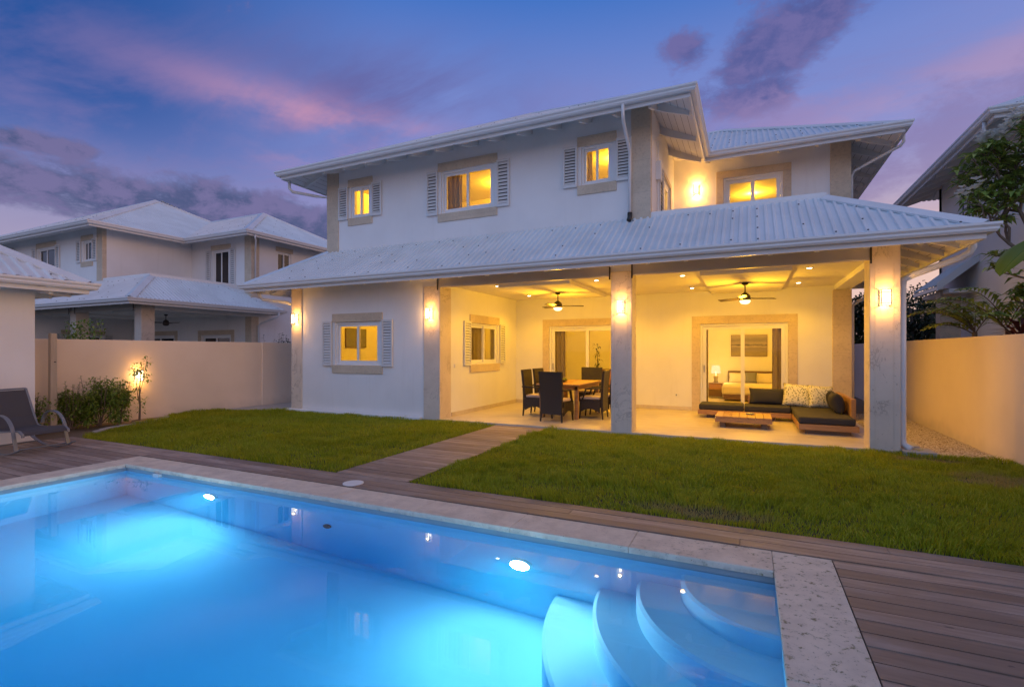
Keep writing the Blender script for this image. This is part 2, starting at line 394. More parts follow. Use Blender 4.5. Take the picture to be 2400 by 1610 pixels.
def _paint(p, o):
    v = objco(); x, y, z = sep(v); n = noise(mapv(v, (1.2, 1, 6)), 3.0, 5, 0.6, 0.4)
    c = ramp(z * 1.0 / 0.62 + 0.5 + (n - 0.5) * 0.25, [(0, c4(0.30, 0.25, 0.16)), (0.35, c4(0.20, 0.17, 0.12)), (0.47, c4(0.38, 0.32, 0.22)), (0.53, c4(0.07, 0.065, 0.06)), (0.6, c4(0.34, 0.29, 0.2)), (0.8, c4(0.2, 0.18, 0.14)), (1, c4(0.36, 0.31, 0.22))])
    setc(p, c, 0.7)
M['painting'] = mat('painting', _paint)


# ------------------------------------------------------------------ mesh helpers
class MB:
    def __init__(s): s.v = []; s.f = []; s.m = []
    def face(s, pts, mi=0):
        i = len(s.v); s.v += [tuple(p) for p in pts]; s.f.append(tuple(range(i, i + len(pts)))); s.m.append(mi)
    def hexa(s, p, mi=0):          # p: 4 bottom + 4 top
        i = len(s.v); s.v += [tuple(q) for q in p]
        for f in ((3, 2, 1, 0), (4, 5, 6, 7), (0, 1, 5, 4), (1, 2, 6, 5), (2, 3, 7, 6), (3, 0, 4, 7)):
            s.f.append(tuple(i + k for k in f)); s.m.append(mi)
    def box(s, a, b, mi=0):
        x0, x1 = sorted((a[0], b[0])); y0, y1 = sorted((a[1], b[1])); z0, z1 = sorted((a[2], b[2]))
        s.hexa([(x0, y0, z0), (x1, y0, z0), (x1, y1, z0), (x0, y1, z0), (x0, y0, z1), (x1, y0, z1), (x1, y1, z1), (x0, y1, z1)], mi)
    def beam(s, p, q, wd, h, up=(0, 0, 1), mi=0, w2=None, h2=None):   # rectangular bar from p to q
        p = Vector(p); q = Vector(q); d = (q - p).normalized(); u = Vector(up); r = d.cross(u).normalized(); u = r.cross(d)
        w2 = wd if w2 is None else w2; h2 = h if h2 is None else h2
        a = [p - r * wd / 2 - u * h / 2, p + r * wd / 2 - u * h / 2, q + r * w2 / 2 - u * h2 / 2, q - r * w2 / 2 - u * h2 / 2]
        b = [p - r * wd / 2 + u * h / 2, p + r * wd / 2 + u * h / 2, q + r * w2 / 2 + u * h2 / 2, q - r * w2 / 2 + u * h2 / 2]
        s.hexa(a + b, mi)
    def tube(s, path, r, n=8, mi=0, r2=None, cap=True):
        path = [Vector(p) for p in path]; L = len(path); i0 = len(s.v)
        prev = None
        for k, p in enumerate(path):
            d = (path[min(k + 1, L - 1)] - path[max(k - 1, 0)]).normalized()
            if prev is None:
                a = Vector((0, 0, 1)) if abs(d.z) < 0.9 else Vector((1, 0, 0))
                uu = d.cross(a).normalized()
            else: uu = (prev - d * prev.dot(d)).normalized()
            prev = uu; vv = d.cross(uu)
            rr = r[k] if isinstance(r, (list, tuple)) else (r if r2 is None else r + (r2 - r) * k / max(1, L - 1))
            for j in range(n):
                t = 2 * math.pi * j / n; s.v.append(tuple(p + (uu * math.cos(t) + vv * math.sin(t)) * rr))
        for k in range(L - 1):
            for j in range(n):
                a = i0 + k * n + j; b = i0 + k * n + (j + 1) % n
                s.f.append((a, b, b + n, a + n)); s.m.append(mi)
        if cap:
            s.f.append(tuple(i0 + j for j in range(n))[::-1]); s.m.append(mi)
            s.f.append(tuple(i0 + (L - 1) * n + j for j in range(n))); s.m.append(mi)
    def lathe(s, c, prof, n=20, mi=0):   # prof: (r, z)
        i0 = len(s.v)
        for r, z in prof:
            for j in range(n):
                t = 2 * math.pi * j / n; s.v.append((c[0] + r * math.cos(t), c[1] + r * math.sin(t), c[2] + z))
        for k in range(len(prof) - 1):
            for j in range(n):
                a = i0 + k * n + j; b = i0 + k * n + (j + 1) % n
                s.f.append((a, b, b + n, a + n)); s.m.append(mi)
        s.f.append(tuple(i0 + j for j in range(n))[::-1]); s.m.append(mi)
        k = len(prof) - 1; s.f.append(tuple(i0 + k * n + j for j in range(n))); s.m.append(mi)
    def sweep(s, path, prof, z, side=1, mi=0):
        """profile (outward, dz) swept along a 2-D path with mitred corners"""
        P = [Vector(p) for p in path]; L = len(P); i0 = len(s.v); K = len(prof)
        for k in range(L):
            d0 = (P[k] - P[k - 1]).normalized() if k > 0 else (P[1] - P[0]).normalized()
            d1 = (P[k + 1] - P[k]).normalized() if k < L - 1 else d0
            n0 = Vector((d0.y, -d0.x)) * side; n1 = Vector((d1.y, -d1.x)) * side
            m = (n0 + n1); m = m / m.dot(n0)
            for o, h in prof: s.v.append((P[k].x + m.x * o, P[k].y + m.y * o, z + h))
        for k in range(L - 1):
            for j in range(K):
                a = i0 + k * K + j; b = i0 + k * K + (j + 1) % K
                s.f.append((a, a + K, b + K, b)); s.m.append(mi)
        s.f.append(tuple(i0 + j for j in range(K))); s.m.append(mi)
        s.f.append(tuple(i0 + (L - 1) * K + j for j in range(K))[::-1]); s.m.append(mi)
    def mesh(s, name):
        me = bpy.data.meshes.new(name); me.from_pydata(s.v, [], s.f); me.polygons.foreach_set('material_index', s.m); me.update(); return me


OFF = {}
def link(name, me, mats, parent=None, bevel=0, smoothed=False, subsurf=0):
    o = bpy.data.objects.new(name, me); C.objects.link(o)
    for m in (mats if isinstance(mats, (list, tuple)) else [mats]): me.materials.append(M[m] if isinstance(m, str) else m)
    if parent:
        o.parent = parent
        o.location = OFF.get(parent.name, (0, 0, 0))
        OFF[o.name] = (0, 0, 0)
    if smoothed:
        me.polygons.foreach_set('use_smooth', [True] * len(me.polygons))
    if bevel:
        b = o.modifiers.new('bevel', 'BEVEL'); b.width = bevel; b.segments = 2; b.limit_method = 'ANGLE'; b.angle_limit = rad(40)
    if subsurf:
        q = o.modifiers.new('subsurf', 'SUBSURF'); q.levels = subsurf; q.render_levels = subsurf
    return o
def fixn(me):
    import bmesh
    bm = bmesh.new(); bm.from_mesh(me); bmesh.ops.recalc_face_normals(bm, faces=bm.faces); bm.to_mesh(me); bm.free()
def obj(name, mb, mats, parent=None, bevel=0, smoothed=False, subsurf=0, weld=False):
    me = mb.mesh(name)
    if weld:
        import bmesh
        bm = bmesh.new(); bm.from_mesh(me); bmesh.ops.remove_doubles(bm, verts=bm.verts, dist=0.0005); bmesh.ops.recalc_face_normals(bm, faces=bm.faces); bm.to_mesh(me); bm.free()
    return link(name, me, mats, parent, bevel, smoothed, subsurf)
def tag(o, label=None, cat=None, group=None, kind=None):
    if label: o['label'] = label
    if cat: o['category'] = cat
    if group: o['group'] = group
    if kind: o['kind'] = kind
    return o
def thing(name, label, cat, loc=(0, 0, 0), rz=0, group=None, off=False):
    o = bpy.data.objects.new(name, None); C.objects.link(o); o.location = loc; o.rotation_euler = (0, 0, rz); o.empty_display_size = 0.2
    OFF[o.name] = tuple(-c for c in loc) if off else (0, 0, 0)
    return tag(o, label, cat, group)
def dup(root, loc=None, rz=None, label=None, group=None):
    r = root.copy(); C.objects.link(r)
    if loc is not None: r.location = loc
    if rz is not None: r.rotation_euler = (0, 0, rz)
    if label: r['label'] = label
    if group: r['group'] = group
    for ch in root.children:
        c = ch.copy(); C.objects.link(c); c.parent = r
        for g in ch.children:
            d = g.copy(); C.objects.link(d); d.parent = c
    return r
def light(name, kind, loc, power, color, parent=None, radius=0.05, rot=None, **kw):
    l = bpy.data.lights.new(name, kind); l.energy = power; l.color = color
    if kind in ('POINT', 'SPOT'): l.shadow_soft_size = radius
    for k, v in kw.items(): setattr(l, k, v)
    o = bpy.data.objects.new(name, l); C.objects.link(o); o.location = loc
    if rot: o.rotation_euler = rot
    if parent: o.parent = parent
    return o
# ------------------------------------------------------------------ setting: ground, pool, deck, lawn
PX0, PX1, PY0, PY1 = -7.50, 0.17, 0.55, 3.88          # water edge of the pool
WZ = -0.09
def struct(name, mb, mats, **kw): return tag(obj(name, mb, mats, **kw), kind='structure')
b = MB(); z = -0.06; B = 1200
for x0, y0, x1, y1 in ((-B, -B, B, PY0 - 0.2), (-B, PY1 + 0.2, B, B), (-B, PY0 - 0.2, PX0 - 0.2, PY1 + 0.2), (PX1 + 0.2, PY0 - 0.2, B, PY1 + 0.2)):
    b.face([(x0, y0, z), (x1, y0, z), (x1, y1, z), (x0, y1, z)])
struct('ground', b, 'ground')
# basin with curved corner steps
b = MB(); ZB = -1.42
b.face([(PX0, PY0, ZB), (PX1, PY0, ZB), (PX1, PY1, ZB), (PX0, PY1, ZB)])
for (x0, y0, x1, y1) in ((PX0, PY1, PX1, PY1), (PX1, PY1, PX1, PY0), (PX1, PY0, PX0, PY0), (PX0, PY0, PX0, PY1)):
    b.face([(x0, y0, ZB), (x1, y1, ZB), (x1, y1, -0.115), (x0, y0, -0.115)])
    b.face([(x0, y0, -0.115), (x1, y1, -0.115), (x1, y1, -0.03), (x0, y0, -0.03)], 1)
obj_basin = struct('pool_basin', b, ['pool_plaster', 'pool_band'])
b = MB(); zt = [-0.21, -0.45, -0.72, -0.99]; rs = [0.62, 0.93, 1.24, 1.60]; N = 28
prev = 0.0
for r, zz, zn in zip(rs, zt, zt[1:] + [ZB]):
    arc = lambda rr, t: (PX1 - rr * math.cos(t), PY1 - rr * math.sin(t))
    for k in range(N):
        t0 = math.pi / 2 * k / N; t1 = math.pi / 2 * (k + 1) / N
        i0, i1, o0, o1 = arc(prev, t0), arc(prev, t1), arc(r, t0), arc(r, t1); rb = 0.025
        m0, m1 = arc(r - rb, t0), arc(r - rb, t1)
        b.face([(*i0, zz), (*m0, zz), (*m1, zz), (*i1, zz)] if prev else [(*i0, zz), (*m0, zz), (*m1, zz)])
        b.face([(*m0, zz), (*o0, zz - rb), (*o1, zz - rb), (*m1, zz)])
        b.face([(*o0, zz - rb), (*o0, zn), (*o1, zn), (*o1, zz - rb)])
    prev = r
struct('pool_steps', b, 'pool_plaster', weld=True, smoothed=False)
b = MB(); e = 0.06; b.box((PX0 - e, PY0 - e, ZB - 0.1), (PX1 + e, PY1 + e, WZ))
struct('pool_water', b, 'water')
# coping slabs
b = MB(); cw = 0.37; ct = 0.0; g = 0.002
def slab(x0, y0, x1, y1): b.box((x0 + g / 2, y0 + g / 2, -0.05), (x1 - g / 2, y1 - g / 2, ct))
ov = 0.015
n = 8; xs = [PX0 - cw + (PX1 - PX0 + cw) * k / n for k in range(n + 1)]; xs[-1] = PX1 - ov
for k in range(n): slab(xs[k], PY1 - ov, xs[k + 1], PY1 + cw)
ys = [0.1, 1.35, 2.62, PY1 + cw]
for k in range(3): slab(PX1 - ov, ys[k], PX1 + cw, ys[k + 1])
ys = [0.1, 1.35, 2.62, PY1 - ov]
for k in range(3): slab(PX0 - cw, ys[k], PX0 + ov, ys[k + 1])
xs2 = [PX0 + ov + (PX1 - PX0 - 2 * ov) * k / 6 for k in range(7)]
for k in range(6): slab(xs2[k], 0.1, xs2[k + 1], PY0 + ov)
b.box((PX0 - cw, PY1 + 0.03, -0.12), (PX1 + cw, PY1 + cw - 0.01, -0.051)); b.box((PX1 + 0.03, 0.1, -0.12), (PX1 + cw - 0.01, PY1 + 0.02, -0.051))
b.box((PX0 - cw + 0.01, 0.1, -0.12), (PX0 - 0.03, PY1 + 0.02, -0.051))
struct('pool_coping', b, 'coping_stone', bevel=0.007)
# timber deck boards (along X)
b = MB(); bw = 0.145; gp = 0.013
def boards(x0, x1, y0, y1, jx):
    y = y1
    row = 0
    while y - bw >= y0 - 1e-6:
        xs = [x0]; x = x0 + jx * ((row * 0.37) % 1)
        while x < x1 - 0.5:
            if x > x0 + 0.5: xs.append(x)
            x += jx
        xs.append(x1)
        for a, c in zip(xs, xs[1:]):
            h = random.uniform(-0.0025, 0.0015)
            b.box((a + 0.002, y - bw + gp, -0.028), (c - 0.002, y, -0.002 + h))
        y -= bw; row += 1
yl = PY1 + cw + 0.006
boards(-10.75, 7.0, yl, 4.705, 3.9)
boards(PX1 + cw + 0.003, 7.0, -3.0, yl - 0.008, 4.2)
boards(-10.75, PX0 - cw - 0.006, -3.0, yl - 0.008, 4.2)
boards(PX0 - cw, PX1 + cw, -3.0, 0.09, 4.2)
b.box((-10.74, -3, -0.058), (-7.9, 4.69, -0.05), 1); b.box((0.56, -3, -0.058), (7, 4.69, -0.05), 1); b.box((-7.89, 4.26, -.058), (.55, 4.69, -.05), 1)  # dark underlay sheets: the shade down in the board gaps is put into their colour
struct('deck', b, ['deck_wood', 'joint'])
b = MB()
for k in range(31):
    y = 4.71 + k * bw
    if y + bw > 9.16: break
    b.box((-4.62, y + gp, -0.028), (-3.545, y + bw, 0.0 + random.uniform(-0.002, 0.002)))
b.box((-4.61, 4.72, -.058), (-3.55, 9.1, -.05), 1)  # dark sheet below the path boards, coloured to stand for shade in the gaps
struct('path', b, ['deck_wood', 'joint'])
# lawn soil and planting bed
b = MB()
lawnL = [(-10.45, 4.71), (-4.63, 4.71), (-4.63, 9.1), (-10.9, 9.1), (-11.6, 8.7), (-12.3, 8.5), (-12.3, 7.3), (-11.45, 6.5), (-11.15, 5.5)]
lawnR = [(-3.535, 4.71), (6.5, 4.71), (6.5, 8.2), (3.3, 9.0), (2.2, 9.22), (1.7, 9.08), (-3.535, 9.08)]
b.face([(x, y, -0.02) for x, y in lawnL]); b.face([(x, y, -0.02) for x, y in lawnR])
struct('lawn', b, 'lawn_soil')
b = MB(); b.face([(x, y, -0.025) for x, y in ((-10.75, 4.71), (-10.40, 4.71), (-11.1, 5.5), (-11.4, 6.5), (-12.3, 7.35), (-12.35, 4.2), (-10.75, 4.2))])
struct('planting_bed', b, 'bed_soil')
b = MB(); b.face([(-12.3, 8.45, -0.012), (-11.6, 8.66, -0.012), (-10.9, 9.06, -0.012), (-10.4, 9.2, -0.012), (-10.4, 18, -0.012), (-12.3, 18, -0.012)])
struct('side_path', b, 'concrete')
b = MB(); b.face([(2.0, 9.2, -0.03), (3.3, 8.95, -0.03), (3.3, 20, -0.03), (2.0, 20, -0.03)]); struct('gravel_path', b, 'bed_soil')

def inpoly(px, py, poly):
    c = np.zeros(px.shape, bool); n = len(poly); j = n - 1
    for i in range(n):
        xi, yi = poly[i]; xj, yj = poly[j]
        c ^= ((yi > py) != (yj > py)) & (px < (xj - xi) * (py - yi) / (yj - yi + 1e-12) + xi); j = i
    return c
def fast_mesh(name, V, F, size):        # V (n,3), F (m,size)
    me = bpy.data.meshes.new(name); me.vertices.add(len(V)); me.vertices.foreach_set('co', V.astype(np.float32).ravel())
    m = len(F); me.loops.add(m * size); me.loops.foreach_set('vertex_index', F.astype(np.int32).ravel())
    me.polygons.add(m); me.polygons.foreach_set('loop_start', (np.arange(m) * size).astype(np.int32)); me.update(calc_edges=True); return me
def vnoise(x, y, s, seed):
    r = np.random.default_rng(seed).random((64, 64)); gx = (x * s) % 64; gy = (y * s) % 64
    i = np.floor(gx).astype(int) % 64; j = np.floor(gy).astype(int) % 64; fx = gx - np.floor(gx); fy = gy - np.floor(gy)
    fx = fx * fx * (3 - 2 * fx); fy = fy * fy * (3 - 2 * fy); i1 = (i + 1) % 64; j1 = (j + 1) % 64
    return r[i, j] * (1 - fx) * (1 - fy) + r[i1, j] * fx * (1 - fy) + r[i, j1] * (1 - fx) * fy + r[i1, j1] * fx * fy
# grass: many separate blades
def blades(poly, dens, xmax=9):
    xs = [p[0] for p in poly]; ys = [p[1] for p in poly]
    n = int((max(xs) - min(xs)) * (max(ys) - min(ys)) * dens)
    x = RNG.uniform(min(xs), max(xs), n); y = RNG.uniform(min(ys), max(ys), n)
    k = inpoly(x, y, poly) & (x < 4.6)
    return x[k], y[k]
xa, ya = blades(lawnL, 3300); xb, yb = blades(lawnR, 4600)
x = np.concatenate([xa, xb]); y = np.concatenate([ya, yb])
dry = np.exp(-((x + 0.4) / 0.75) ** 2 - ((y - 5.0) / 0.2) ** 2) + np.exp(-((x - 2.6) / 0.5) ** 2 - ((y - 7.6) / 0.4) ** 2) + np.exp(-((x - 2.2) / 0.6) ** 2 - ((y - 8.75) / 0.2) ** 2)
keep = RNG.random(len(x)) > dry * 0.6 * vnoise(x, y, 6, 5); x, y, dry = x[keep], y[keep], dry[keep]
n = len(x)
h = (0.022 + 0.075 * vnoise(x, y, 2.3, 1) * vnoise(x, y, 8, 2) * 1.6 + 0.022 * RNG.random(n) ** 2) * (1 - 0.5 * dry)
a = RNG.uniform(0, 2 * np.pi, n); wd = RNG.uniform(0.0022, 0.0045, n); lean = h * RNG.uniform(0.15, 0.95, n); la = RNG.uniform(0, 2 * np.pi, n) * 0.7 + vnoise(x, y, 1.1, 3) * 9
V = np.zeros((n, 5, 3)); ca, sa = np.cos(a) * wd, np.sin(a) * wd; lx, ly = np.cos(la) * lean, np.sin(la) * lean
V[:, 0] = np.stack([x - ca, y - sa, np.full(n, -0.02)], 1); V[:, 1] = np.stack([x + ca, y + sa, np.full(n, -0.02)], 1)
V[:, 2] = np.stack([x + ca * .8 + lx * .35, y + sa * .8 + ly * .35, h * 0.62 - 0.02], 1); V[:, 3] = np.stack([x - ca * .8 + lx * .35, y - sa * .8 + ly * .35, h * 0.62 - 0.02], 1)
V[:, 4] = np.stack([x + lx, y + ly, h - 0.02], 1)
base_i = (np.arange(n) * 5)[:, None]
F = np.concatenate([base_i + np.array([[0, 1, 2]]), base_i + np.array([[0, 2, 3]]), base_i + np.array([[3, 2, 4]])])
tag(link('grass', fast_mesh('grass', V.reshape(-1, 3), F, 3), 'grass_blade'), 'short green lawn grass between the deck and the house', 'grass', kind='stuff')
# gravel stones
n = 16000; x = RNG.uniform(2.02, 3.22, n); y = RNG.uniform(9.0, 14.5, n) ; k = y > 9.28 - 0.22 * (x - 2.0) + 0.05 * RNG.standard_normal(n); x, y = x[k], y[k]; n = len(x)
r = RNG.uniform(0.006, 0.016, n); zz = -0.028 + RNG.random(n) * 0.012
D = np.array([[1, 0, 0], [0, 1, 0], [-1, 0, 0], [0, -1, 0], [0, 0, .8], [0, 0, -.8]], float)
V = D[None] * r[:, None, None] * RNG.uniform(0.6, 1.3, (n, 6, 3)) + np.stack([x, y, zz], 1)[:, None]
F0 = np.array([[0, 1, 4], [1, 2, 4], [2, 3, 4], [3, 0, 4]]); F = ((np.arange(n) * 6)[:, None, None] + F0[None]).reshape(-1, 3)
tag(link('gravel', fast_mesh('gravel', V.reshape(-1, 3), F, 3), 'gravel'), 'pale gravel strip between the stone column and the garden wall', 'gravel', kind='stuff')

# ------------------------------------------------------------------ house builder
S_UP = 0.53
def corr(mb, poly, pitch=0.125, amp=0.025, mi=0, screws=None, seed=1):
    P = [Vector(p) for p in poly]; e = (P[1] - P[0]); L = e.length; e.normalize()
    nrm = e.cross(P[-1] - P[0]).normalized()
    if nrm.z < 0: nrm = -nrm
    t = nrm.cross(e); t = t if t.z > 0 else -t
    Q = [((p - P[0]).dot(e), (p - P[0]).dot(t)) for p in P]
    smin = min(q[0] for q in Q); smax = max(q[0] for q in Q)
    prof = [(0.0, 0.0), (0.50, 0.0), (0.62, 1.0), (0.88, 1.0)]
    ss = []
    k = math.floor(smin / pitch)
    while k * pitch < smax:
        for f, h in prof:
            s_ = (k + f) * pitch
            if smin < s_ < smax: ss.append((s_, h))
        k += 1
    ss = [(smin + 1e-5, 0.0)] + ss + [(smax - 1e-5, 0.0)]
    rows = []
    for s_, h in ss:
        ts = []
        for i in range(len(Q)):
            a, c = Q[i], Q[(i + 1) % len(Q)]
            if (a[0] - s_) * (c[0] - s_) <= 0 and abs(a[0] - c[0]) > 1e-9:
                f = (s_ - a[0]) / (c[0] - a[0]); ts.append(a[1] + f * (c[1] - a[1]))
        if len(ts) < 2: continue
        rows.append((P[0] + e * s_ + t * min(ts) + nrm * h * amp, P[0] + e * s_ + t * max(ts) + nrm * h * amp))
    for (a0, a1), (b0, b1) in zip(rows, rows[1:]): mb.face([a0, b0, b1, a1], mi)
    if screws:
        rr = random.Random(seed); k = 0
        while (k + 0.75) * pitch < smax:
            s_ = (k + 0.75) * pitch; k += rr.choice((3, 4, 5))
            if s_ < smin: continue
            ts = []
            for i in range(len(Q)):
                a, c = Q[i], Q[(i + 1) % len(Q)]
                if (a[0] - s_) * (c[0] - s_) <= 0 and abs(a[0] - c[0]) > 1e-9:
                    f = (s_ - a[0]) / (c[0] - a[0]); ts.append(a[1] + f * (c[1] - a[1]))
            if len(ts) < 2: continue
            for tt in (0.09, 0.55, 1.05, 1.5, 2.2, 3.0):
                tt = tt + rr.uniform(-.05, .05)
                if min(ts) + 0.05 < tt < max(ts) - 0.08 and rr.random() < 0.55:
                    c = P[0] + e * s_ + t * tt + nrm * (amp + 0.002)
                    q = [c + e * 0.013 * math.cos(x) + t * 0.013 * math.sin(x) for x in [i * math.pi / 3 for i in range(6)]]
                    top = [v + nrm * 0.012 for v in q]
                    mb.face(top, 1)
                    for i in range(6): mb.face([q[i], q[(i + 1) % 6], top[(i + 1) % 6], top[i]], 1)
def hip(mb, p, q, na, nb, wd=0.15, mi=0):
    p = Vector(p); q = Vector(q); e = (q - p).normalized(); na = Vector(na).normalized(); nb = Vector(nb).normalized()
    def side(n, other):
        t = n.cross(e).normalized()
        return t if t.dot(other) < 0 else -t
    ta = side(na, nb); tb = side(nb, na); up = (na + nb).normalized()
    for (u, v) in ((p, q),):
        c0, c1 = u + up * 0.055, v + up * 0.055
        for t, n in ((ta, na), (tb, nb)):
            a0, a1 = u + t * wd + n * 0.036, v + t * wd + n * 0.036
            mb.face([c0, c1, a1, a0], mi); mb.face([a0, a1, a1 - n * 0.03, a0 - n * 0.03], mi)
GUT = [(0.0, 0.0), (0.075, 0.0), (0.095, 0.03), (0.095, 0.055), (0.118, 0.085), (0.118, 0.115), (0.106, 0.115), (0.100, 0.09), (0.0, 0.09)]
FAS = [(-0.03, -0.07), (-0.002, -0.07), (-0.002, 0.085), (-0.03, 0.085)]
def soffit(mb, fixed, u0, u1, inw, axis, width, z, slope, mit0, mit1, step=0.62, raft=(0.06, 0.16), tip=0.06):
    """sloping boarded soffit with rafters under an eave; axis 'x': eave runs along X at y=fixed"""
    def pt(u, d, zz): return (u, fixed + inw * d, zz) if axis == 'x' else (fixed + inw * d, u, zz)
    nb = max(3, int(width / 0.11))
    for k in range(nb):
        d0 = width * k / nb; d1 = width * (k + 1) / nb - 0.006
        q = [pt(u0 + mit0 * d0, d0, z + slope * d0), pt(u1 - mit1 * d0, d0, z + slope * d0), pt(u1 - mit1 * d1, d1, z + slope * d1), pt(u0 + mit0 * d1, d1, z + slope * d1)]
        mb.face(q, 0)
    h = 0.03
    mb.face([pt(u0, 0, z + h), pt(u1, 0, z + h), pt(u1 - mit1 * width, width, z + slope * width + h), pt(u0 + mit0 * width, width, z + slope * width + h)], 1)
    a = u0 + (width * 0.9 if mit0 > 0 else 0.25 if mit0 == 0 else 0.06); c = u1 - (width * 0.9 if mit1 > 0 else 0.25 if mit1 == 0 else 0.06); n = max(1, int((c - a) / step))
    for k in range(n + 1):
        u = a + (c - a) * k / n; rw = raft[0] / 2; prev = None; m = 7
        for i in range(m + 1):
            d = tip + (width - tip) * i / m; f = i / m
            hh = raft[1] * (0.52 + 0.48 * (1 - (1 - f) ** 2.2)) - 0.012 * math.sin(f * 6.28) * (1 - f)
            zt = z + slope * d - 0.001; cur = (d, zt, zt - hh)
            if prev:
                p0, p1 = prev, cur
                bot = [pt(u - rw, p0[0], p0[2]), pt(u + rw, p0[0], p0[2]), pt(u + rw, p1[0], p1[2]), pt(u - rw, p1[0], p1[2])]
                top = [pt(u - rw, p0[0], p0[1]), pt(u + rw, p0[0], p0[1]), pt(u + rw, p1[0], p1[1]), pt(u - rw, p1[0], p1[1])]
                mb.hexa(bot + top, 0)
            prev = cur
def wall(mb, axis, pos, th, u0, u1, z0, z1, holes=(), mi=0):
    us = sorted({u0, u1, *[h[0] for h in holes], *[h[1] for h in holes]}); zs = sorted({z0, z1, *[h[2] for h in holes], *[h[3] for h in holes]})
    us = [u for u in us if u0 <= u <= u1]; zs = [q for q in zs if z0 <= q <= z1]
    def pt(u, d, zz): return (u, pos + d, zz) if axis == 'y' else (pos + d, u, zz)
    solid = lambda i, j: 0 <= i < len(us) - 1 and 0 <= j < len(zs) - 1 and not any(h[0] <= (us[i] + us[i + 1]) / 2 <= h[1] and h[2] <= (zs[j] + zs[j + 1]) / 2 <= h[3] for h in holes)
    for i in range(len(us) - 1):
        for j in range(len(zs) - 1):
            if not solid(i, j): continue
            a, c, d, e = us[i], us[i + 1], zs[j], zs[j + 1]
            for dd in (0, th): mb.face([pt(a, dd, d), pt(c, dd, d), pt(c, dd, e), pt(a, dd, e)], mi)
            if not solid(i - 1, j): mb.face([pt(a, 0, d), pt(a, th, d), pt(a, th, e), pt(a, 0, e)], mi)
            if not solid(i + 1, j): mb.face([pt(c, 0, d), pt(c, th, d), pt(c, th, e), pt(c, 0, e)], mi)
            if not solid(i, j - 1): mb.face([pt(a, 0, d), pt(c, 0, d), pt(c, th, d), pt(a, th, d)], mi)
            if not solid(i, j + 1): mb.face([pt(a, 0, e), pt(c, 0, e), pt(c, th, e), pt(a, th, e)], mi)
def wmap(axis, pos, sgn):      # (u, outward, z) -> world
    return (lambda u, d, zz: (u, pos + sgn * d, zz)) if axis == 'y' else (lambda u, d, zz: (pos + sgn * d, u, zz))
def wbox(mb, f, u0, u1, d0, d1, z0, z1, mi=0): mb.box(f(u0, d0, z0), f(u1, d1, z1), mi)
def shutter_mb(f, u0, u1, z0, z1, n=13):
    b = MB(); s = 0.035
    wbox(b, f, u0, u0 + s, 0.012, 0.05, z0, z1); wbox(b, f, u1 - s, u1, 0.012, 0.05, z0, z1)
    wbox(b, f, u0 + s, u1 - s, 0.012, 0.05, z0, z0 + 0.06); wbox(b, f, u0 + s, u1 - s, 0.012, 0.05, z1 - 0.05, z1)
    za, zb = z0 + 0.06, z1 - 0.05; st = (zb - za) / n; th = 0.010
    for k in range(n):
        c = za + (k + 0.5) * st; hh = st * 0.40
        p = [(0.046, c - hh), (0.046 + 0.0, c - hh + th), (0.016, c + hh + th * 0.4), (0.016, c + hh - th * 0.6)]
        A = [f(u0 + s, d, q) for d, q in p]; Bq = [f(u1 - s, d, q) for d, q in p]
        b.hexa(A + Bq)
    wbox(b, f, u0 + s, u1 - s, 0.006, 0.010, za, zb, 1)
    return b
def window(root, axis, pos, sgn, u0, u1, z0, z1, lit=True, stone=True, shutters=True, sash_first='left', ext=0.08, sw=0.30, ns=13):
    f = wmap(axis, pos, sgn); fr = MB(); t = 0.045; D = -0.10
    wbox(fr, f, u0 + .004, u0 + t, D, D + 0.07, z0 + .004, z1 - .004); wbox(fr, f, u1 - t, u1 - .004, D, D + 0.07, z0 + .004, z1 - .004)
    wbox(fr, f, u0 + t, u1 - t, D, D + 0.07, z0 + .004, z0 + t); wbox(fr, f, u0 + t, u1 - t, D, D + 0.07, z1 - t, z1 - .004)
    um = (u0 + u1) / 2; s = 0.06 if u1 - u0 > 1 else 0.048
    gl = []
    for i, (a, c) in enumerate(((u0 + t, um + s / 2), (um - s / 2, u1 - t))):
        front = (i == 1) == (sash_first == 'left'); d0 = D + (0.036 if front else 0.002); d1 = d0 + 0.032; e = 0.003
        wbox(fr, f, a + e, a + s, d0, d1, z0 + t + e, z1 - t - e); wbox(fr, f, c - s, c - e, d0, d1, z0 + t + e, z1 - t - e)
        wbox(fr, f, a + s, c - s, d0, d1, z0 + t + e, z0 + t + s); wbox(fr, f, a + s, c - s, d0, d1, z1 - t - s, z1 - t - e)
        gl.append((a + s, c - s, d0 + 0.016, z0 + t + s, z1 - t - s))
    win = obj('window', fr, 'white_paint', root)
    for a, c, d, q0, q1 in gl:
        g_ = MB(); g_.face([f(a, d, q0), f(c, d, q0), f(c, d, q1), f(a, d, q1)])
        if not lit:
            wbox(g_, f, a, c, d - 0.02, d - 0.004, q0, q1)
        obj('pane', g_, 'glass' if lit else 'dark_glass', win)
    if stone:
        q = MB(); wbox(q, f, u0 - ext, u1 + ext, -0.10, 0.022, z1 + 0.002, z1 + 0.20); obj('lintel', q, 'coral_stone', win, bevel=0.004)
        q = MB(); wbox(q, f, u0 - ext, u1 + ext, -0.10, 0.028, z0 - 0.19, z0 - 0.002); obj('sill', q, 'coral_stone', win, bevel=0.004)
    if shutters:
        a0 = u0 - ext - 0.02; obj('shutter', shutter_mb(f, a0 - sw + 0.02, a0 + 0.02, z0 - 0.02, z1 + 0.03, ns), ['shutter_paint', 'joint'], win)
        a1 = u1 + ext; obj('shutter', shutter_mb(f, a1, a1 + sw, z0 - 0.02, z1 + 0.03, ns), ['shutter_paint', 'joint'], win)
    return win
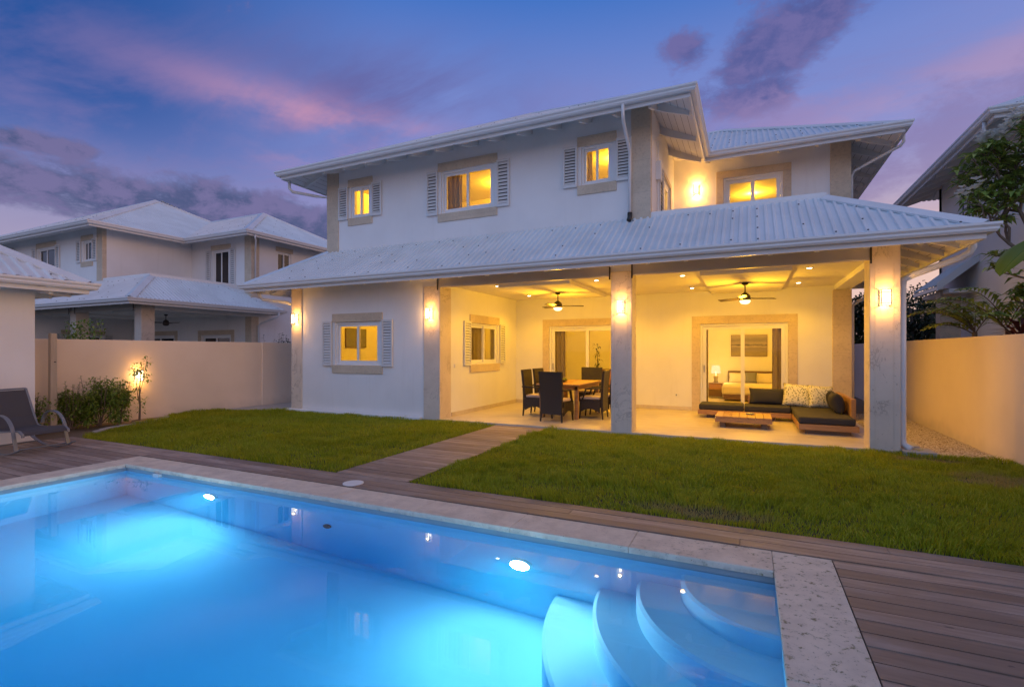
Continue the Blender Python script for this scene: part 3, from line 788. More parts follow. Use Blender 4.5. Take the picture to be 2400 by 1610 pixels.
def slider(root, axis, pos, sgn, u0, u1, z0, z1, lit=True, sur=0.19):
    f = wmap(axis, pos, sgn); fr = MB(); t = 0.05; D = -0.12
    wbox(fr, f, u0 + .004, u0 + t, D, D + 0.09, z0, z1 - .004); wbox(fr, f, u1 - t, u1 - .004, D, D + 0.09, z0, z1 - .004); wbox(fr, f, u0 + t, u1 - t, D, D + 0.09, z1 - t, z1 - .004)
    wbox(fr, f, u0 + t, u1 - t, D, D + 0.09, z0, z0 + 0.02)
    um = (u0 + u1) / 2; s = 0.085; gl = []
    for i, (a, c) in enumerate(((u0 + t, um + s / 2), (um - s / 2, u1 - t))):
        d0 = D + (0.046 if i == 1 else 0.004); d1 = d0 + 0.038; e = 0.003
        wbox(fr, f, a + e, a + s, d0, d1, z0 + .022, z1 - t - e); wbox(fr, f, c - s, c - e, d0, d1, z0 + .022, z1 - t - e)
        wbox(fr, f, a + s, c - s, d0, d1, z0 + .022, z0 + .022 + s); wbox(fr, f, a + s, c - s, d0, d1, z1 - t - s, z1 - t - e)
        gl.append((a + s, c - s, d0 + 0.018, z0 + .022 + s, z1 - t - s))
    door = obj('sliding_door', fr, 'white_paint', root)
    for a, c, d, q0, q1 in gl:
        g_ = MB(); g_.face([f(a, d, q0), f(c, d, q0), f(c, d, q1), f(a, d, q1)])
        if not lit: wbox(g_, f, a, c, d - 0.02, d - 0.004, q0, q1)
        obj('pane', g_, 'glass' if lit else 'dark_glass', door)
    h = MB(); wbox(h, f, u0 + t + 0.03, u0 + t + 0.05, D + 0.04, D + 0.075, z0 + 0.95, z0 + 1.12); obj('handle', h, 'brushed_nickel', door)
    q = MB(); wbox(q, f, u0 - sur, u0 - .002, -0.12, 0.02, z0, z1); wbox(q, f, u1 + .002, u1 + sur, -0.12, 0.02, z0, z1); wbox(q, f, u0 - sur, u1 + sur, -0.12, 0.02, z1 + .002, z1 + sur)
    obj('door_surround', q, 'coral_stone', door, bevel=0.004)
    return door
PZ = 0.03; YF = 9.15; YU = 9.85; YB = 13.1; XL = -10.43; XR = 2.0; XUL = -9.94; XUR = -1.70; XK = -6.03; YE = 18.25
def upper_roof(root):
    z = 6.0; x0, x1, y0, y1 = -10.73, -0.90, 9.05, 19.06; xr = 2.80; yr = 12.30; s = S_UP
    h = (x1 - x0) / 2; ap = ((x0 + x1) / 2, y0 + h, z + s * h); k = 3.45; rz = z + s * k
    rA = (xr - k, yr + k, rz); rB = (x1 - k, yr + k, rz); m = MB()
    e0, e1, e2, e3 = (x0, y0, z), (x1, y0, z), (x1, yr, z), (xr, yr, z); eb0, eb1 = (x0, y1, z), (xr, y1, z)
    corr(m, [e0, e1, ap], screws=True, seed=3)
    corr(m, [e1, e2, rB, ap])
    corr(m, [e2, e3, rA, rB], screws=True, seed=4)
    corr(m, [e3, eb1, rA], screws=True, seed=5)
    ap2 = ((x0 + x1) / 2, y1 - h, z + s * h)
    corr(m, [eb1, (x1, y1, z), rB, rA]); corr(m, [(x1, y1, z), eb0, ap2, rB]); corr(m, [eb0, e0, ap, ap2] if ap2[1] > ap[1] + .01 else [eb0, e0, ap])
    nf = (0, -s, 1); nr = (s, 0, 1); nl = (-s, 0, 1); nbk = (0, s, 1)
    hip(m, e0, ap, nf, nl); hip(m, e1, ap, nf, nr); hip(m, e3, rA, nf, nr); hip(m, rA, rB, nf, nbk); hip(m, eb1, rA, nr, nbk); hip(m, rB, ap, nr, nbk)
    roof = obj('roof', m, ['roof_metal', 'screw'], root)
    g_ = MB(); path = [(x0, y1), (x0, y0), (x1, y0), (x1, yr), (xr, yr), (xr, y1)]
    g_.sweep(path, GUT, z - 0.105, 1); g_.sweep(path, FAS, z - 0.105, 1)
    obj('gutter', g_, 'gutter_paint', roof)
    sf = MB(); zz = z - 0.14; wd = YU - y0 - 0.03
    soffit(sf, y0 + 0.03, x0, x1, 1, 'x', wd, zz, s * 0.95, 1, 1)
    soffit(sf, x1 - 0.03, y0, yr + 0.03, -1, 'y', wd, zz, s * 0.95, 1, -1, step=0.85)
    soffit(sf, yr + 0.03, x1 - 0.03, xr, 1, 'x', YB - yr - 0.03, zz, s * 0.95, -1, 1, step=0.7)
    soffit(sf, xr - 0.03, yr, y1, -1, 'y', wd, zz, s * 0.95, 1, 0, step=0.7)
    soffit(sf, x0 + 0.03, y0, y1, 1, 'y', wd, zz, s * 0.95, 1, 0, step=0.7)
    obj('soffit', sf, ['soffit_paint', 'joint'], roof)
def porch_roof(root):
    z = 3.12; zt = 4.05; x0, x1, y0 = -11.22, 2.75, 8.40; yb = 13.98; xi0, xi1 = XUL, 1.17; m = MB()
    a0, a1, c0, c1 = (x0, y0, z), (x1, y0, z), (xi0, YU, zt), (xi1, YU, zt)
    corr(m, [a0, a1, c1, c0], screws=True, seed=8)
    d = (yb - 1.52, zt); corr(m, [a1, (x1, yb, z), (xi1, d[0], zt), c1], screws=True, seed=9)
    corr(m, [(x1, yb, z), (xi1, yb, z), (xi1, d[0], zt)])
    corr(m, [(x0, YE, z), a0, c0, (xi0, YE, zt)], screws=True, seed=10)
    sf_ = (zt - z) / (YU - y0); sr = (zt - z) / (x1 - xi1); sl = (zt - z) / (xi0 - x0)
    hip(m, a1, c1, (0, -sf_, 1), (sr, 0, 1), 0.14); hip(m, a0, c0, (0, -sf_, 1), (-sl, 0, 1), 0.14); hip(m, (x1, yb, z), (xi1, d[0], zt), (sr, 0, 1), (0, .61, 1), 0.14)
    roof = obj('porch_roof', m, ['roof_metal', 'screw'], root)
    g_ = MB(); path = [(x0, YE), (x0, y0), (x1, y0), (x1, yb), (XR + 0.05, yb)]
    g_.sweep(path, GUT, z - 0.115, 1); g_.sweep(path, FAS, z - 0.115, 1); obj('gutter', g_, 'gutter_paint', roof)
    sf = MB(); zz = z - 0.15; sp = 0.5
    soffit(sf, y0 + 0.03, x0, x1, 1, 'x', YF - y0 - 0.03, zz, sp, 1, 1, step=0.6, raft=(0.06, 0.14))
    soffit(sf, x1 - 0.03, y0, yb, -1, 'y', x1 - XR - 0.03, zz, sp, 1, 1, step=0.6, raft=(0.06, 0.14))
    soffit(sf, x0 + 0.03, y0, YE, 1, 'y', XL - x0 - 0.03, zz, sp, 1, 0, step=0.6, raft=(0.06, 0.14))
    obj('soffit', sf, ['soffit_paint', 'joint'], roof)
def make_house(root, lit=True, porch=True):
    W = MB()
    up_holes = [(-9.17, -8.55, 4.86, 5.64), (-6.45, -5.07, 4.66, 5.63), (-3.08, -2.44, 4.845, 5.63)]
    wall(W, 'y', YU, 0.22, XUL, XUR, 3.1, 6.36, up_holes)
    wall(W, 'x', XUL, 0.22, YU + 0.22, YE, 3.1, 6.36)
    wall(W, 'x', XUR, -0.22, YU + 0.22, YB, 3.1, 6.36, [(11.3, 12.45, 3.2, 5.35)] if lit else [])
    wall(W, 'y', YB, 0.22, XUR - 0.22, XR, 3.1, 6.36, [(-0.55, 0.71, 3.2, 5.63)] if lit else [(-0.35, 0.70, 4.1, 5.62)])
    wall(W, 'x', XR, -0.22, YB + 0.22, YE, 0, 6.36, [(16.0, 16.75, 4.5, 5.7)] if not porch else [(14.3, 15.0, 4.75, 5.62)])
    wall(W, 'y', YE, -0.2, XUL, XR, 0, 6.36)
    wall(W, 'y', YF, 0.22, XL, XK, 0, 3.4, [(-9.01, -7.65, 1.16, 2.18)])
    wall(W, 'x', XL, 0.22, YF + 0.22, YE, 0, 3.4)
    wall(W, 'x', XK, -0.22, YF + 0.22, YB, 0, 3.2, [(10.52, 11.92, 1.17, 2.17)])
    wall(W, 'y', YB, 0.22, XK - 0.22, XR, 0, 3.1, [(-5.02, -2.86, PZ, 2.17), (-1.08, 0.81, PZ, 2.15)])
    obj('wall', W, 'stucco', root)
    # floor slabs, ceiling of the covered terrace, beam
    q = MB()
    q.box((XUL + .22, YU + .22, 3.0), (XUR - .22, YB, 3.099)); q.box((XL + .22, YB + .22, 3.0), (XR - .22, YE - .2, 3.099))
    q.box((XUR - .219, YB + .22, 5.90), (XR - .22, YE - .2, 6.0)); q.box((XUL + .22, YU + .22, 5.90), (XUR - .22, YE - .2, 6.0))
    obj('floor_slab', q, 'interior_paint', root)
    q = MB(); q.box((XK, YF + 0.35, 2.94), (XR - .3, YB, 3.09)); q.box((XUR, YU + .02, 3.1), (1.15, YB, 3.19))
    q.box((-0.80, YF + .55, 2.86), (0.66, 12.95, 2.939)); q.box((-4.9, YF + .55, 2.86), (-3.28, 12.55, 2.939))
    obj('terrace_ceiling', q, 'ceiling_paint', root)
    q = MB(); q.box((XK - .4, YF + .02, 2.925), (XR, YF + 0.349, 3.45)); q.box((XR - 0.299, YF + 0.35, 2.84), (XR - .001, YB + .3, 3.3)); obj('beam', q, 'stucco', root)
    q = MB()
    for a, c in ((XK - 0.05, -2.29), (-1.91, 1.66)):
        q.box((a, YF - 0.05, 2.855), (c, YF + 0.018, 3.07)); q.box((a, YF - 0.058, 2.875), (c, YF - 0.051, 2.885))
        q.box((a, YF - 0.06, 3.071), (c, YF + .02, 3.10))
    obj('shutter_housing', q, 'shutter_box', root, bevel=0.004)
    for a, c in ((XK - 0.02, -2.29), (-1.91, 1.66)):
        for u in (a + 0.012, c - 0.012): q = MB(); q.box((u - 0.014, YF - 0.07, 2.80), (u + 0.014, YF - 0.061, 3.11)); obj('bracket', q, 'dark_metal', root)
    # parapet of the balcony
    q = MB(); q.box((XUR + .001, YU, 3.6), (1.17, YU + 0.14, 4.15)); q.box((1.03, YU + .141, 3.6), (1.17, YB - .001, 4.15)); obj('parapet', q, 'white_paint', root)
    # stone corner columns
    def col(x0, y0, x1, y1, z0, z1, m='coral_stone'):
        q = MB(); q.box((x0, y0, z0), (x1, y1, z1)); return obj('column', q, m, root, bevel=0.008)
    col(XL - .02, YF - .025, -10.09, YF + .3, 0, 3.3, 'weathered_stone')
    col(-6.43, YF - .025, XK + .02, 9.58, 0, 2.89, 'weathered_stone')
    col(-2.29, YF - .025, -1.91, YF + .38, 0, 2.94, 'weathered_stone'); col(1.64, YF - .025, XR + .02, YF + .38, 0, 3.2, 'weathered_stone')
    col(1.67, YB - .025, XR + .03, YB + .3, 0, 2.839)
    col(XUL - .02, YU - .025, -9.57, YU + .3, 3.9, 6.36); col(-2.07, YU - .025, XUR + .004, YU + .12, 3.9, 6.36); col(1.63, YB - .025, XR + .02, YB + .34, 3.3, 6.36)
    for x0_, x1_ in ((-2.285, -1.915), (1.645, XR + .01)):
        q = MB()
        q.box((x0_ + .06, YF - .028, 0.03), (x0_ + .063, YF - .026, 2.8)); q.box((x1_ - .075, YF - .028, 0.03), (x1_ - .072, YF - .026, 2.8)); obj('groove', q, 'coral_stone', root)
    q = MB(); q.box((XL - .14, YF - .12, -.05), (-6.46, YF - .026, 0.055)); q.box((XL - .14, YF - .025, -.05), (XL - .021, YE, 0.055)); obj('plinth', q, 'white_paint', root, bevel=0.01)
    for bx in (((XK + .001, 9.62, PZ + .002), (XK + .014, YB - .015, PZ + .09)), ((XK + .001, YB - .014, PZ + .002), (-5.22, YB - .001, PZ + .09)), ((-2.66, YB - .014, PZ + .002), (-1.28, YB - .001, PZ + .09)), ((1.01, YB - .014, PZ + .002), (1.66, YB - .001, PZ + .09))):
        q = MB(); q.box(*bx); obj('skirting', q, 'travertine', root)
    # windows and doors
    for h, k in zip(up_holes, (0, 1, 2)): window(root, 'y', YU, -1, *h, lit=lit, sash_first='right' if k == 0 else 'left', ns=12)
    window(root, 'y', YF, -1, -9.01, -7.65, 1.16, 2.18, lit=lit, ns=15)
    window(root, 'x', XK, 1, 10.52, 11.92, 1.17, 2.17, lit=lit, ns=15)
    slider(root, 'y', YB, -1, -5.02, -2.86, PZ, 2.17, lit); slider(root, 'y', YB, -1, -1.08, 0.81, PZ, 2.15, lit)
    if lit:
        slider(root, 'y', YB, -1, -0.55, 0.71, 3.2, 5.63, lit, sur=0.165); slider(root, 'x', XUR, 1, 11.3, 12.45, 3.2, 5.35, lit, sur=0.10)
    else: window(root, 'y', YB, -1, -0.35, 0.70, 4.1, 5.62, lit=False, ns=18)
    if porch: window(root, 'x', XR, 1, 14.3, 15.0, 4.75, 5.62, lit=False, shutters=False)
    else: window(root, 'x', XR, 1, 16.0, 16.75, 4.5, 5.7, lit=False, shutters=False)
    # louvred balcony shutter seen edge-on, electric box
    if lit:
        f = wmap('x', XUR, 1); obj('balcony_shutter', shutter_mb(f, 10.72, 11.16, 3.2, 5.38, 26), ['shutter_paint', 'joint'], root)
        q = MB(); q.box((XUR, 10.42, 4.95), (XUR + .10, 10.62, 5.32)); q.tube([(XUR + .03, 10.52, 5.32), (XUR + .03, 10.52, 5.75)], 0.016, 8); q.tube([(XUR + .03, 10.52, 4.95), (XUR + .03, 10.52, 3.3)], 0.016, 8); obj('meter_box', q, 'white_plastic', root, bevel=0.01)
    upper_roof(root)
    if porch: porch_roof(root)
    # rain pipes
    def pipe(path, r=0.038, m='gutter_paint'): q = MB(); q.tube(path, r, 12); return obj('downpipe', q, m, root, smoothed=True)
    if lit:
        pipe([(-2.04, 8.99, 5.90), (-2.04, 8.99, 5.72), (-2.045, 9.05, 5.63), (-2.075, 9.72, 5.33), (-2.085, 9.78, 5.20), (-2.085, 9.78, 4.16)], 0.03)
        q = MB(); q.tube([(-2.085, 9.78, 4.17), (-2.085, 9.78, 4.08), (-2.085, 9.70, 4.0)], 0.045, 12); obj('pipe_outlet', q, 'black_plastic', root, smoothed=True)
    pipe([(-10.72, 9.3, 5.88), (-10.72, 9.3, 5.68), (-10.68, 9.36, 5.6), (-10.3, 9.75, 5.55), (-9.99, 9.9, 5.5), (-9.985, 9.92, 4.4)])
    pipe([(2.84, 12.62, 5.88), (2.84, 12.62, 5.74), (2.80, 12.68, 5.68), (2.1, 13.2, 5.45), (2.05, 13.24, 5.35), (2.05, 13.24, 4.0)], 0.03)
    if porch:
        if lit: pipe([(2.80, 9.0, 3.03), (2.80, 9.0, 2.93), (2.77, 9.01, 2.86), (2.68, 9.04, 2.80), (2.20, 9.22, 2.62), (2.09, 9.27, 2.56), (2.075, 9.28, 2.46), (2.075, 9.28, 0.2), (2.085, 9.26, 0.11), (2.16, 9.18, 0.06)], 0.045)
        pipe([(-11.1, 8.7, 3.03), (-11.1, 8.72, 2.86), (-11.05, 8.78, 2.78), (-10.6, 9.1, 2.72), (-10.5, 9.2, 2.66), (-10.49, 9.4, 2.5), (-10.49, 9.4, 0.1)])
        pipe([(2.80, 13.7, 3.03), (2.80, 13.7, 2.9), (2.74, 13.66, 2.82), (2.2, 13.4, 2.6), (2.08, 13.36, 2.5), (2.08, 13.36, 0.1)])
    return root
HO = (-4.2, 13.0, 0)
villa = thing('villa', 'white two storey villa with lit windows and metal roofs behind the pool lawn', 'house', HO, off=True)
make_house(villa, True)
nbl = thing('villa', 'unlit white two storey villa beyond the left garden wall', 'house', HO, off=True)
make_house(nbl, False); nbl.location = (HO[0] - 19.7, HO[1] + 0.45, 0)
nbr = thing('villa', 'unlit white villa with steep eave beyond the right garden wall', 'house', HO, off=True)
make_house(nbr, False, porch=False); nbr.scale = (-1, 1, 1); nbr.location = (6.93 - HO[0], HO[1], 0)
# lean-to canopy on the right neighbour's side (house coordinates, mirrored)
q = MB(); corr(q, [(2.75, 17.6, 3.10), (2.75, 15.5, 3.10), (1.9, 15.5, 3.80), (1.9, 17.6, 3.80)]); rf = obj('canopy_roof', q, ['roof_metal', 'screw'], nbr)
q = MB(); q.sweep([(2.75, 15.5), (2.75, 17.6)], GUT, 2.99, -1); q.hexa([(2.79, 15.47, 2.95), (2.79, 15.5, 2.95), (1.95, 15.5, 3.66), (1.95, 15.47, 3.66), (2.79, 15.47, 3.15), (2.79, 15.5, 3.15), (1.95, 15.5, 3.86), (1.95, 15.47, 3.86)]); obj('gutter', q, 'gutter_paint', rf)
q = MB(); q.box((2.2, 15.95, 0), (2.6, 16.3, 3.05)); obj('column', q, 'coral_stone', nbr, bevel=0.008)
q = MB(); q.box((2.0, 13.0, 0), (2.12, 14.9, 4.2)); q.box((2.0, 15.5, 2.9), (2.55, 17.5, 3.0)); obj('pier', q, 'stucco', nbr)

# terrace floor
b = MB(); b.box((XK - .05, YF - .03, -.05), (XR + .0, YB + .05, PZ)); struct('terrace_floor', b, 'travertine', bevel=0.006)
for dxy, mir in (((-19.7, 0.45), False), ):
    b = MB(); b.box((XK - .05 + dxy[0], YF - .03 + dxy[1], -.05), (XR + dxy[0], YB + .05 + dxy[1], PZ)); struct('terrace_floor', b, 'travertine')
b = MB(); b.box((2.03, 9.02, -.05), (2.42, 9.4, 0.05)); b.box((2.05, 9.42, -.05), (2.32, 9.95, 0.07))
tag(obj('splash_block', b, 'concrete', bevel=0.01), 'pale concrete splash block below the downpipe beside the right stone column', 'splash block')
# ------------------------------------------------------------------ partitions inside the lit villa
def part_wall(x0, y0, x1, y1, z0, z1):
    q = MB(); q.box((x0, y0, z0), (x1, y1, z1)); obj('partition', q, 'interior_paint', villa)
part_wall(-8.05, YU + .221, -7.95, 12.9, 3.1, 5.899); part_wall(-3.85, YU + .221, -3.75, 12.9, 3.1, 5.899); part_wall(XUL + .221, 12.9, XUR - .221, 13.0, 3.1, 5.899)
part_wall(XL + .221, 13.0, XK - .221, 13.1, 0, 2.999); part_wall(-1.95, YB + .221, -1.85, YE - .201, 0, 2.999); part_wall(-6.3, YB + .221, -6.2, YE - .201, 0, 2.999)
q = MB(); q.box((XL + .221, YB + .2205, 0.0), (XR - .221, YE - .201, PZ + .01)); q.box((XL + .221, YF + .221, 0), (XK - .221, 12.999, PZ)); obj('interior_floor', q, 'travertine', villa)

# ------------------------------------------------------------------ garden walls, pool house
b = MB(); b.box((-12.5, 3.4, -.06), (-12.3, 9.73, 1.73)); b.box((-12.5, 9.731, -.06), (-12.255, 21, 1.73))
gw = tag(obj('garden_wall', b, 'garden_wall', bevel=0.006), 'low cream rendered garden wall left of the house with a lamp on it', 'wall')
b = MB(); b.box((3.2, -3, -.06), (3.4, 21, 1.72))
tag(obj('garden_wall', b, 'garden_wall', bevel=0.006), 'low cream rendered garden wall right of the house along the gravel', 'wall')
ph = thing('pool_house', 'small white pool house with hipped metal roof at the left edge of the deck', 'building', (-13.5, 0, 0), off=True)
b = MB(); b.box((-16.2, -4, -.06), (-10.75, 4.2, 2.62)); obj('wall', b, 'stucco', ph)
b = MB(); X1, X0, Y1, Y0, zE = -10.17, -16.8, 4.70, -4.6, 2.64; hx = (X1 - X0) / 2; sl = 0.62; zr = zE + sl * hx
rp, rq = ((X0 + X1) / 2, Y1 - hx, zr), ((X0 + X1) / 2, Y0 + hx, zr)
corr(b, [(X1, Y0, zE), (X1, Y1, zE), rp, rq], pitch=0.15, amp=0.03, screws=True); corr(b, [(X1, Y1, zE), (X0, Y1, zE), rp], pitch=0.15, amp=.03); corr(b, [(X0, Y1, zE), (X0, Y0, zE), rq, rp]); corr(b, [(X0, Y0, zE), (X1, Y0, zE), rq])
hip(b, (X1, Y1, zE), rp, (sl, 0, 1), (0, sl, 1), 0.17); hip(b, rq, rp, (sl, 0, 1), (-sl, 0, 1), 0.17)
rf = obj('roof', b, ['roof_metal', 'screw'], ph)
b = MB(); path = [(X1, Y0), (X1, Y1), (X0, Y1)]; b.sweep(path, GUT, zE - .11, 1); b.sweep(path, FAS, zE - .11, 1); obj('gutter', b, 'gutter_paint', rf)
b = MB(); soffit(b, X1 - .03, Y0, Y1, -1, 'y', 0.54, zE - .15, 0.3, 1, 1); soffit(b, Y1 - .03, X0, X1, -1, 'x', 0.46, zE - .15, 0.3, 1, 1); obj('soffit', b, ['soffit_paint', 'joint'], rf)
b = MB(); b.hexa([(-11.99, 4.87, -.06), (-11.88, 4.87, -.06), (-11.88, 4.98, -.06), (-11.99, 4.98, -.06), (-11.985, 4.875, 1.83), (-11.885, 4.875, 1.83), (-11.885, 4.975, 1.83), (-11.985, 4.975, 1.83)])
po = thing('wooden_post', 'tall weathered square timber post standing in the planting bed', 'post', (-12, 4.93, 0), off=True)
obj('shaft', b, 'post_wood', po, bevel=0.012); b = MB(); b.box((-11.88, 4.92, 1.28), (-11.84, 4.94, 1.295)); obj('hook', b, 'dark_metal', po)

# ------------------------------------------------------------------ lamps
def frosted(name, c, s, t):
    def f(p, o):
        nt = S.nt; nt.nodes.remove(p); tr = nt.nodes.new('ShaderNodeBsdfTransparent'); em = nt.nodes.new('ShaderNodeEmission'); em.inputs[0].default_value = (*c, 1); em.inputs[1].default_value = s
        mx = nt.nodes.new('ShaderNodeMixShader'); mx.inputs[0].default_value = 1 - t
        nt.links.new(tr.outputs[0], mx.inputs[1]); nt.links.new(em.outputs[0], mx.inputs[2]); nt.links.new(mx.outputs[0], o.inputs[0])
    M[name] = mat(name, f)
frosted('frosted_lit', (1.0, 0.86, 0.56), 4.0, 0.55)
frosted('globe_lit', (1.0, 0.84, 0.50), 3.2, 0.55)
frosted('shade_lit', (1.0, 0.78, 0.40), 1.3, 0.5)
def sconce(loc, rz, label, power=16, group='wall lamps on the villa'):
    t = thing('wall_lamp', label, 'wall lamp', loc, rz, group)     # faces local -y, origin on the wall at lamp centre
    b = MB(); b.box((-.05, -.012, -.10), (.05, 0, .10)); obj('backplate', b, 'lamp_metal', t)
    b = MB(); w_, d_, h_ = .055, .125, .115
    b.face([(-w_, -.02, -h_), (-w_, -d_, -h_), (-w_, -d_, h_), (-w_, -.02, h_)]); b.face([(w_, -.02, -h_), (w_, -d_, -h_), (w_, -d_, h_), (w_, -.02, h_)]); b.face([(-w_, -d_, -h_), (w_, -d_, -h_), (w_, -d_, h_), (-w_, -d_, h_)])
    obj('diffuser', b, 'frosted_lit', t)
    b = MB(); r = .0045
    for sx in (-1, 1):
        for y in (-d_ - .003, -.016): b.box((sx * (w_ + .004) - r, y - r, -h_ - .008), (sx * (w_ + .004) + r, y + r, h_ + .008))
        for zz in (-h_, -h_ + .035, h_ - .035, h_): b.box((sx * (w_ + .004) - r, -d_, zz - .003), (sx * (w_ + .004) + r, -.012, zz + .003))
    for zz in (-h_, -h_ + .035, h_ - .035, h_): b.box((-w_, -d_ - .006, zz - .0035), (w_, -d_ - .002, zz + .0035))
    obj('frame', b, 'lamp_metal', t)
    b = MB(); b.lathe((0, -.055, -.06), [(.018, 0), (.03, .03), (.03, .06), (.015, .09)], 12); obj('bulb', b, 'bulb', t)
    light('bulb_light', 'POINT', (0, -.108, .07), power * .5, (1.0, 0.47, 0.09), t, .02); light('bulb_light', 'POINT', (0, -.108, -.09), power * .5, (1.0, 0.47, 0.09), t, .02)
    return t
yl_ = YF - .025
sconce((-10.25, yl_, 2.29), 0, 'lit box wall lamp on the leftmost stone corner of the villa', 20)
sconce((-6.24, yl_, 2.30), 0, 'lit box wall lamp on the stone pillar beside the dining terrace', 20)
sconce((-2.10, yl_, 2.29), 0, 'lit box wall lamp on the middle terrace pillar', 20)
sconce((1.82, yl_, 2.28), 0, 'lit box wall lamp on the cracked right terrace pillar', 24)
sconce((-1.16, YB, 5.42), 0, 'lit box wall lamp on the upstairs balcony wall', 40)
sconce((-12.3, 6.58, 0.95), rad(90), 'lit lamp low on the garden wall behind the spindly sapling', 13, None)

def downlight(x, y, z, label, power=9, group='recessed lights in the terrace ceiling', spot=True):
    t = thing('downlight', label, 'ceiling light', (x, y, z), 0, group); wc = WARM if spot else (1.0, .47, .02)
    b = MB(); b.lathe((0, 0, 0), [(.055, -.001), (.055, -.008), (.042, -.010), (.040, -.003)], 20); obj('trim', b, 'white_plastic', t)
    b = MB(); b.lathe((0, 0, 0), [(.0395, -.0025), (.0395, -.0105)], 20); obj('lens', b, 'bulb', t)
    if spot: light('bulb_light', 'SPOT', (0, 0, -.02), power, WARM, t, .035, (0, 0, 0), spot_size=rad(135), spot_blend=.6)
    else: light('bulb_light', 'POINT', (0, 0, -.10), power, wc, t, .05)
DL = [(-5.05, 9.98, 'over the near left of the dining terrace'), (-5.2, 12.1, 'over the far left of the dining terrace'), (-2.82, 10.05, 'above the dining terrace near the middle pillar'),
      (-1.15, 10.1, 'over the near left of the sofa terrace'), (-1.18, 12.2, 'over the far left of the sofa terrace'), (0.95, 10.1, 'over the near right of the sofa terrace'), (0.95, 12.2, 'over the far right of the sofa terrace'), (-2.85, 12.1, 'hidden deep behind the middle pillar')]
for x, y, s_ in DL: downlight(x, y, 2.94, 'small round recessed light ' + s_, 75)
RM = [(-8.9, 11.3, 5.9, 'in the small upstairs room at the far left', 75), (-5.9, 11.8, 5.9, 'in the upstairs room with brown curtains', 125), (-2.8, 11.4, 5.9, 'in the small upstairs room beside the balcony', 75),
      (-8.2, 11.4, 3.0, 'in the ground floor room with the dark picture', 130), (-4.1, 15.4, 3.0, 'in the indoor dining room behind the terrace', 200), (0.1, 15.2, 3.0, 'in the bedroom behind the sofa terrace', 210), (0.1, 15.6, 5.9, 'in the upstairs room behind the balcony', 130)]
for x, y, z, s_, p_ in RM: downlight(x, y, z, 'round ceiling light ' + s_, p_, 'ceiling lights inside the rooms', False)
plain('lamp_dull', (0.12, 0.10, 0.08), 0.8)
def fan(x, y, z, rz, label):
    t = thing('ceiling_fan', label, 'ceiling fan', (x, y, z), rz, 'terrace ceiling fans')
    b = MB(); b.lathe((0, 0, 0), [(.065, 0), (.062, -.03), (.03, -.055), (.014, -.06)], 20); obj('canopy', b, 'dark_metal', t, smoothed=True)
    b = MB(); b.tube([(0, 0, -.05), (0, 0, -.22)], .012, 10); obj('rod', b, 'dark_metal', t)
    b = MB(); b.lathe((0, 0, 0), [(.02, -.19), (.045, -.21), (.085, -.245), (.098, -.28), (.098, -.33)], 24); obj('motor', b, 'dark_metal', t)
    b = MB(); b.lathe((0, 0, 0), [(.10, -.331), (.112, -.335), (.112, -.352), (.10, -.356)], 24); obj('collar', b, 'lamp_dull', t)
    b = MB(); b.lathe((0, 0, 0), [(.10, -.357), (.10, -.375), (.085, -.405), (.05, -.425), (.01, -.43)], 24); obj('globe', b, 'globe_lit', t, smoothed=True)
    for k in range(3):
        a = k * 2 * math.pi / 3; c, s_ = math.cos(a), math.sin(a); R_ = lambda u, v, w_: (u * c - v * s_, u * s_ + v * c, w_)
        b = MB(); n = 6
        for i in range(n):
            f0, f1 = i / n, (i + 1) / n; w0, w1 = .045 + .02 * math.sin(f0 * 3.0), .045 + .02 * math.sin(f1 * 3.0); u0, u1 = .13 + .47 * f0, .13 + .47 * f1
            tl = .014
            b.hexa([R_(u0, -w0, -.318 - tl), R_(u1, -w1, -.318 - tl), R_(u1, w1, -.318 + tl), R_(u0, w0, -.318 + tl), R_(u0, -w0, -.310 - tl), R_(u1, -w1, -.310 - tl), R_(u1, w1, -.310 + tl), R_(u0, w0, -.310 + tl)])
        b.hexa([R_(.09, -.02, -.318), R_(.16, -.02, -.318), R_(.16, .02, -.318), R_(.09, .02, -.318), R_(.09, -.02, -.309), R_(.16, -.02, -.309), R_(.16, .02, -.309), R_(.09, .02, -.309)])
        obj('blade', b, 'fan_blade', t)
    return t
f1 = fan(-4.04, 11.1, 2.86, rad(25), 'dark three bladed ceiling fan with lit globe over the dining table')
f2 = fan(-.07, 11.1, 2.86, rad(25), 'dark three bladed ceiling fan with lit globe above the corner sofa')
for f_ in (f1, f2): light('bulb_light', 'POINT', (0, 0, -.50), 100, WARM, f_, .10)
d3 = bpy.data.materials.new('unlit_globe'); M['unlit_globe'] = mat('unlit_globe', lambda p, o: setc(p, (0.3, 0.3, 0.3), 0.3))
f3 = fan(-.07 - 19.7, 11.1 + .45, 2.86, rad(12), 'unlit ceiling fan on the porch of the dark villa at left')
f3['group'] = 'fans on the neighbouring porch'
for ch in f3.children:
    if ch.name.startswith('globe'): ch.data.materials[0] = M['dark_metal']
